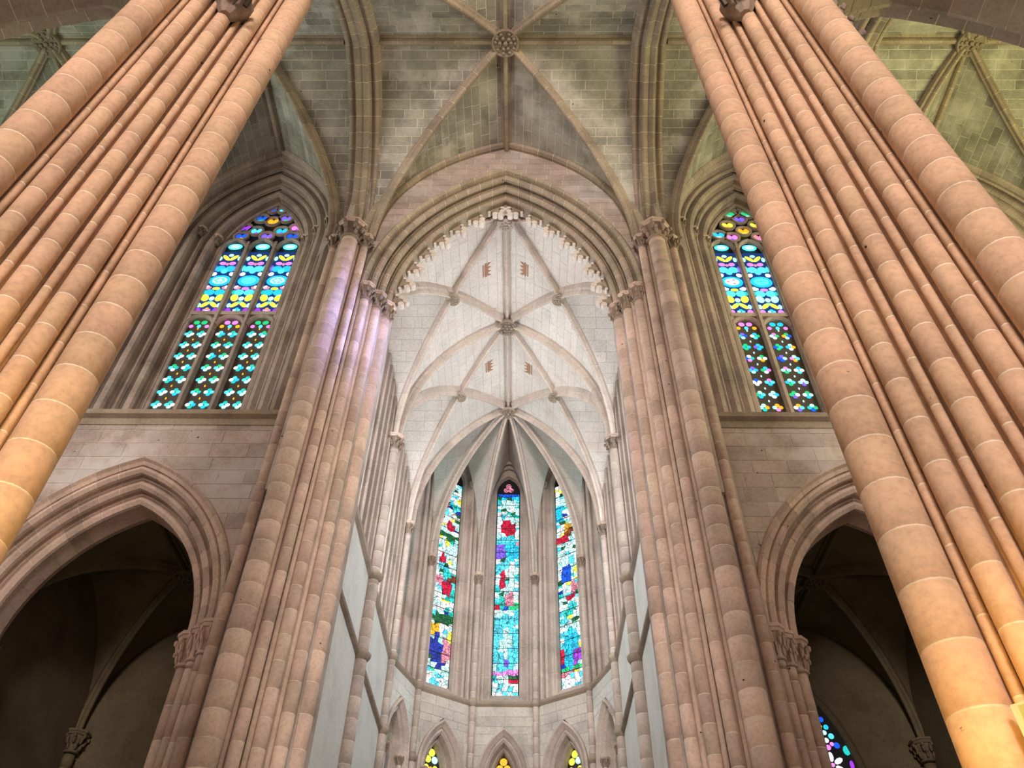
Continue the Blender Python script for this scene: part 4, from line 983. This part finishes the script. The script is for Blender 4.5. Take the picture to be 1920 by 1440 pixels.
    for sx, sy in ALL4:
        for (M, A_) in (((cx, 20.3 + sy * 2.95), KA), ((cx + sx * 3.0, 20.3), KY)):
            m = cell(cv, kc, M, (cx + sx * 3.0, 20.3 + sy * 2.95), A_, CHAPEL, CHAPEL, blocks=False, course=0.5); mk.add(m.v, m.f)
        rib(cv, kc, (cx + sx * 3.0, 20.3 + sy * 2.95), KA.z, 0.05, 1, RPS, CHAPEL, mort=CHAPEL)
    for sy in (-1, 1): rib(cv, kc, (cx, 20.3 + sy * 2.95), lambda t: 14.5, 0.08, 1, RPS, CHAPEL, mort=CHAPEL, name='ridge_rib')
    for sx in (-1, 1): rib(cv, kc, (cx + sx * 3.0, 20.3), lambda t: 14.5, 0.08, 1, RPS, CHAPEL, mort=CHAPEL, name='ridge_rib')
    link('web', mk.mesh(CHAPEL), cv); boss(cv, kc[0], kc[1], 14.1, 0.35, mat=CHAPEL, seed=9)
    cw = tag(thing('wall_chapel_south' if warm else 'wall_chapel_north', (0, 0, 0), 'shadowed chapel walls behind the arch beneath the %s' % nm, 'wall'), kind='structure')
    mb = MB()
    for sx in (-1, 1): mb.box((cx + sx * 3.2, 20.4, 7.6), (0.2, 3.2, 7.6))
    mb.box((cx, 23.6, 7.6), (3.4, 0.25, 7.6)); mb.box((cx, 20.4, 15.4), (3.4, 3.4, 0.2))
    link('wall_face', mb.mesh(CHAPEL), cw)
    for sx in (-1, 1):
        for sy in (-1, 1):
            x, y = cx + sx * 2.85, 20.3 + sy * 2.8
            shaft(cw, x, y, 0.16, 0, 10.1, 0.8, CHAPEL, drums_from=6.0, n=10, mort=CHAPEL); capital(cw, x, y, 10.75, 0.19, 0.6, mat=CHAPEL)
    # chapel lancet
    lw_ = new_window('jewel-bright petal-patterned lancet inside the dark chapel beneath the %s' % nm, (cx, 23.3, 5))
    LF = Frame((cx + (0.22 if s > 0 else 0.5), 23.28, -0.78), (1, 0, 0), (0, 1, 0)); LB = Arch(0.72, 10.2, 12.6)
    for sg in (-1, 1):
        vs, fs = arch_piece(LB, LF, [(-0.25, 0.0), (-0.12, -0.12), (0.0, -0.04), (0.02, 0.06)], 0, 1, sg, 10); link('arch_ring', mesh(vs, fs, CHAPEL), lw_)
    mb = MB(); pts = [(LB.pt(i / 8)[0], LB.pt(i / 8)[1]) for i in range(9)]; pts = [(0.72, 5.5)] + pts; pts = pts + [(-a, b) for a, b in reversed(pts[:-1])]
    mb.add([LF(a, 0.04, b) for a, b in pts], [tuple(range(len(pts)))]); link('lead_lattice', mb.mesh(LEAD), lw_)
    for i, zc in enumerate([10.92 - 0.86 * q for q in range(5)]):
        cset = [['white', 'white', 'pink'], ['white', 'yellow', 'gold'], ['mint', 'cyan', 'white']][i % 3]
        for q in range(6): epane(LF, 0.22 * math.cos(q * math.pi / 3 + .52), zc + 0.22 * math.sin(q * math.pi / 3 + .52), 0.14, 0.075, q * math.pi / 3 + .52, 0.02, cset[q % 2], lw_, 8)
        epane(LF, 0, zc, 0.06, 0.06, 0, 0.02, cset[2], lw_, 8)
        for sg in (-1, 1): epane(LF, sg * 0.50, zc + 0.4, 0.10, 0.14, 0, 0.02, ['teal', 'blue', 'cyan'][i % 3], lw_, 8); epane(LF, sg * 0.54, zc, 0.06, 0.13, 0, 0.02, ['purple', 'cyan', 'blue'][i % 3], lw_, 8)
    for (u, z, r, c) in ((0, 12.2, .08, 'blue'), (-.09, 12.0, .07, 'yellow'), (.09, 11.98, .075, 'cyan'), (0, 11.82, .07, 'pale'), (-.16, 11.74, .08, 'gold'), (.17, 11.72, .085, 'sky'), (0, 11.6, .075, 'white'), (-.25, 11.48, .09, 'teal'), (.26, 11.46, .09, 'blue'), (0, 11.40, .08, 'pink'), (-.13, 11.50, .06, 'purple'), (.13, 11.5, .06, 'pink')): epane(LF, u, z, r, r, 0, 0.02, c, lw_, 8)
BASEGLASS = glass_mat('glass_base_blue', (0.01, 0.05, 0.24), 0.8)
for s in (-1, 1): transept_side(s)

# outer transept bays: only the window hoods show at the rim of the picture
for s in (-1, 1):
    F = Frame((s * CX2, YT, 0), (1, 0, 0), (0, 1, 0)); nm = 'yellow-green' if s > 0 else 'grey-green'
    win = new_window('outer transept window with nested dark stone arches beneath the %s vault bay' % nm, (s * CX2, YT, 16.5))
    for k, pr in enumerate([rolls(0.0, 0.0, 0.55, 0.42, 2, 0.085), rolls(0.55, 0.42, 1.10, 0.85, 2, 0.085), rolls(1.10, 0.85, 1.66, 1.30, 2, 0.085)]):
        archivolt(win, 'archivolt', WA, F, pr, WINM, vlen=0.6, gap=0.016, mort=MORTARG); jamb(win, 'jamb_moulding', WA, F, pr, 16.5, WA.zs, WINM)
    mb = MB(); mb.add([F(a, 1.36, b) for a, b in ((-2, 16), (2, 16), (2, 31), (-2, 31))], [(0, 1, 2, 3)]); link('lead_lattice', mb.mesh(LEAD), win)
    for i in range(3):
        for j in range(14): epane(F, (i - 1) * 0.95, 18 + j * 0.6, 0.3, 0.22, 0, 1.33, ['cyan', 'green', 'yellow', 'sky'][(i + j) % 4], win, 8)
    w = tag(thing('wall_transept_outer', (0, 0, 0), 'transept wall round the outer window beneath the %s vault bay' % nm, 'wall'), kind='structure')
    mm = MB()
    for sg in (-1, 1):
        m = patch(w, [16 + 0.6 * k for k in range(26)], lambda z: WA.width(z, -0.02), lambda z: 3.95, lambda u, z, sg=sg: F(sg * u, 0, z), (s * CX2, 8, 22), WALLM, MORTARG, (0.8, 1.3), seed=500 + s + sg, blocks=False); mm.add(m.v, m.f)
    mm.add([F(a, 0, b) for a, b in ((-3.9, 0), (3.9, 0), (3.9, 16.5), (-3.9, 16.5))], [(0, 1, 2, 3)])
    link('wall_face', mm.mesh(WALLM), w)

# ------------------------------------------------------------------ eastern crossing piers
def east_pier(s):
    sd_ = 'rainbow' if s > 0 else 'turquoise'
    t = thing('clustered_pier', (s * 4.9, 15.6, 0), 'tall bundled pier between the chancel arch and the %s transept window' % sd_, 'pier')
    S_ = [(5.20, 15.12, 0.275, 24.05, 0.55), (4.72, 15.33, 0.13, 23.95, 0.62), (5.78, 15.38, 0.13, 23.95, 0.62), (4.38, 15.58, 0.145, 21.35, 0.60), (4.06, 15.95, 0.15, 21.35, 0.66), (3.84, 16.36, 0.20, 21.30, 0.70)]
    for x, y, r, z1, dh in S_: shaft(t, s * x, y, r, 0, z1, dh, PIERE, drums_from=6.0, n=14)
    for (x, y, r, zt, h) in ((5.20, 15.12, 0.30, 24.85, 0.82), (4.72, 15.33, 0.15, 24.55, 0.62), (5.78, 15.38, 0.15, 24.55, 0.62), (4.38, 15.58, 0.17, 22.1, 0.72), (4.06, 15.95, 0.17, 22.1, 0.72), (3.84, 16.36, 0.19, 22.05, 0.72)):
        capital(t, s * x, y, zt, r, h, rot=random.random(), ab=1.62)
    for (x, y, r, z1) in ((4.93, 15.28, 0.065, 24.0), (4.55, 15.47, 0.06, 22), (4.88, 15.38, 0.05, 24), (4.22, 15.78, 0.065, 22), (4.28, 15.70, 0.05, 22), (3.97, 16.16, 0.06, 22), (5.52, 15.35, 0.06, 24.0), (6.0, 15.72, 0.07, 22.0)):
        mb = MB(); mb.lathe([(r, 0), (r, z1)], 10, (s * x, y, 0)); link('fillet_roll', mb.mesh(PIERE, True), t)
    mb = MB(); out = [(3.72, 17.0), (3.72, 16.45), (3.92, 16.10), (4.13, 15.85), (4.40, 15.66), (4.70, 15.45), (5.05, 15.30), (5.40, 15.30), (5.80, 15.50), (6.1, 15.95), (6.3, 17.0)]
    rows = [[Vector((s * x, y, z)) for x, y in out] for z in (0, 22.0)]; vs, fs = prof_strip(rows); mb.add(vs, fs)
    out2 = [(4.55, 17.0), (4.58, 15.62), (4.70, 15.45), (5.05, 15.30), (5.40, 15.30), (5.80, 15.50), (6.1, 15.95), (6.3, 17.0)]
    rows = [[Vector((s * x, y, z)) for x, y in out2] for z in (22.0, 25.2)]; vs, fs = prof_strip(rows); mb.add(vs, fs)
    rows = [[Vector((s * x, y, z)) for x, y in ((4.35, 17.0), (4.38, 15.63), (4.72, 15.60), (5.2, 15.58), (6.1, 15.62), (6.3, 17.0))] for z in (25.2, 32.0)]; vs, fs = prof_strip(rows); mb.add(vs, fs)
    link('pier_core', mb.mesh(WALLM), t)
for s in (-1, 1): east_pier(s)

# ------------------------------------------------------------------ western crossing piers in the nave
def west_pier(s, label):
    t = thing('clustered_pier', (s * PX, PY, 0), label, 'pier')
    cx, cy = s * PX, PY
    TOP, LOW = 18.4, 3.0
    card = {'nave': (-s, 0), 'south': (0, -1), 'aisle': (s, 0), 'north': (0, 1)}
    for nme, (dx, dy) in card.items():
        vis = nme in ('nave', 'south')
        if vis: shaft(t, cx + dx * PR, cy + dy * PR, 0.23, 0, TOP, 0.50, PIER, drums_from=LOW, n=20)
        else: shaft(t, cx + dx * PR, cy + dy * PR, 0.23, 0, ZS if nme == 'north' else 16.0, 4.0, PIER, n=16)
    quads = [((-s, 0), (0, -1), True), ((-s, 0), (0, 1), False), ((s, 0), (0, -1), False), ((s, 0), (0, 1), False)]
    for p, q, vis in quads:
        for f, r, bo in ((0.265, 0.115, 0.03), (0.5, 0.12, 0.03), (0.735, 0.115, 0.03), (0.165, 0.045, -0.01), (0.382, 0.052, 0.0), (0.618, 0.052, 0.0), (0.835, 0.045, -0.01)):
            x = cx + PR * (p[0] * (1 - f) + q[0] * f); y = cy + PR * (p[1] * (1 - f) + q[1] * f)
            d = Vector((p[0] + q[0], p[1] + q[1], 0)).normalized(); x += d.x * bo; y += d.y * bo
            if vis: shaft(t, x, y, r, 0, TOP, 0.50 if r > 0.1 else 0.62, PIER, drums_from=LOW, n=14 if r > .1 else 8, name='shaft' if r > .1 else 'fillet_roll')
            else:
                mb = MB(); mb.lathe([(r, 0), (r, 16.0)], 10, (x, y, 0)); link('shaft', mb.mesh(PIER, True), t)
    mb = MB(); k = PR * 0.955
    mb.lathe([(k, 0), (k, ZS)], 4, (cx, cy, 0)); link('pier_core', mb.mesh(PIER), t)
    us = [(cx - s * PR, cy, 0.23), (cx, cy - PR, 0.23)]
    for x, y, r in us:
        mb = MB(); mb.lathe([(r, TOP), (r, ZS)], 16, (x, y, 0)); link('upper_shaft', mb.mesh(PIER, True), t)
    for f, r in ((0.265, 0.115), (0.5, 0.12), (0.735, 0.115)):
        mb = MB(); mb.lathe([(r, TOP), (r, ZS)], 12, (cx - s * PR * (1 - f) - s * 0.02, cy - PR * f - 0.02, 0)); link('upper_shaft', mb.mesh(PIER, True), t)
    # aisle capitals on the far side, bracket with iron hooks on the diagonal shaft
    for (dx, dy, r) in ((s * 1.27, 0.1, 0.27), (s * 0.95, 0.45, 0.2), (s * 0.90, -0.42, 0.2), (s * 0.6, 0.85, 0.2)): capital(t, cx + dx, cy + dy, 16.7, r, 0.95, ab=1.5)
    bx, by = cx - s * 0.72, cy - 0.72
    mb = MB(); M = Matrix.Translation((bx, by, 15.55)) @ Matrix.Rotation(math.radians(45), 4, 'Z')
    mb.lathe([(0.10, 0.0), (0.16, 0.12), (0.22, 0.30), (0.30, 0.46), (0.34, 0.50), (0.34, 0.62)], 8, (0, 0, 0), math.pi / 8, M); link('bracket', mb.mesh(CARVED), t)
    mb = MB(); e = Vector((-s, -1, 0)).normalized(); f = Vector((s, -1, 0)).normalized(); b0 = Vector((bx, by, 15.75)) + e * 0.28
    for k in (-0.16, 0.02, 0.18):
        p = b0 + f * k; mb.tube([p, p + e * 0.10 + Vector((0, 0, 0.10)), p + e * 0.16 + Vector((0, 0, 0.42))], [0.05, 0.045, 0.03], 6)
    mb.tube([b0 + Vector((0, 0, 0.05)), b0 - Vector((0, 0, 0.30)) + e * 0.02], [0.03, 0.008], 6)
    link('iron_hooks', mb.mesh(IRON), t)
    return t
west_pier(-1, 'peach-coloured bundled nave pier in front of the turquoise transept window')
west_pier(1, 'golden-based bundled nave pier in front of the rainbow transept window, with a notice board')
# notice board on the golden pier
bd = thing('notice_board', (PX - 0.95, PY - 0.95, 1.9), 'small pale green notice board with white edge fixed to the golden-based pier', 'sign')
e = Vector((-1, -1, 0)).normalized(); f = Vector((1, -1, 0)).normalized()
d = pix_ray(1893, 1322); pl = Vector((PX - 0.625, PY - 0.625, 0)) + e * 0.22
k = (pl - EYE).dot(e) / d.dot(e); tl = EYE + d * k
def bq(a0, a1, z0, z1, off, mat, nm):
    mb = MB(); vs = [tl + f * a + Vector((0, 0, z)) + e * o for o in (off - 0.02, off) for a, z in ((a0, z0), (a1, z0), (a1, z1), (a0, z1))]
    mb.add(vs, [(0, 1, 2, 3), (7, 6, 5, 4), (0, 4, 5, 1), (1, 5, 6, 2), (2, 6, 7, 3), (3, 7, 4, 0)]); link(nm, mb.mesh(mat), bd)
bq(0, 0.62, -0.9, 0, 0.0, BOARDW, 'white_edge'); bq(0.045, 0.575, -0.86, -0.02, 0.006, BOARD, 'panel')

# ------------------------------------------------------------------ aisle arches and aisle vaults beside the western piers
for s in (-1, 1):
    nm = 'golden-based' if s > 0 else 'peach-coloured'
    t = thing('aisle_arch', (s * 9.2, 5.6, 0), 'dark pointed aisle arch springing from the capital of the %s pier' % nm, 'arch')
    F = Frame((s * 9.2, 5.95, 0), (1, 0, 0), (0, 1, 0)); A = Arch(3.05, 16.6, 20.95)
    archivolt(t, 'outer_order', A, F, [(-0.9, 0.95), (-0.42, 0.95), (-0.36, 0.80), (-0.30, 0.62), (-0.5, 0.50)], RIBM, vlen=0.55)
    archivolt(t, 'inner_order', A, F, [(-0.5, 0.60), (-0.06, 0.60), (0.0, 0.50), (0.0, -0.45), (-0.06, -0.55), (-0.5, -0.55)], RIBM, vlen=0.62)
    archivolt(t, 'outer_order', A, F, [(-0.5, -0.50), (-0.30, -0.62), (-0.36, -0.80), (-0.42, -0.95), (-0.9, -0.95)], RIBM, vlen=0.58)
    c = ceiling('aisle vault beyond the %s pier with thin fan-like ribs' % nm); KA = Arch(3.05, 16.6, 21.4); KY = Arch(3.2, 16.6, 21.4); mk = MB(); kc = (s * 9.2, 1.6)
    for sx, sy in ALL4:
        for (M, A_) in (((kc[0], kc[1] + sy * 3.2), KA), ((kc[0] + sx * 3.05, kc[1]), KY)):
            m = cell(c, kc, M, (kc[0] + sx * 3.05, kc[1] + sy * 3.2), A_, VAULT, VAULT, blocks=False, course=0.5); mk.add(m.v, m.f)
        rib(c, kc, (kc[0] + sx * 3.05, kc[1] + sy * 3.2), KA.z, 0.05, 1, RP, RIBM)
    link('web', mk.mesh(VAULT), c); boss(c, kc[0], kc[1], 21.0, 0.35, seed=3)
for (pn, nm, mn), (parent, mb, mat) in REST.items():
    o = link('remaining_stonework', mb.mesh(mat), parent); o['kind'] = 'stuff'
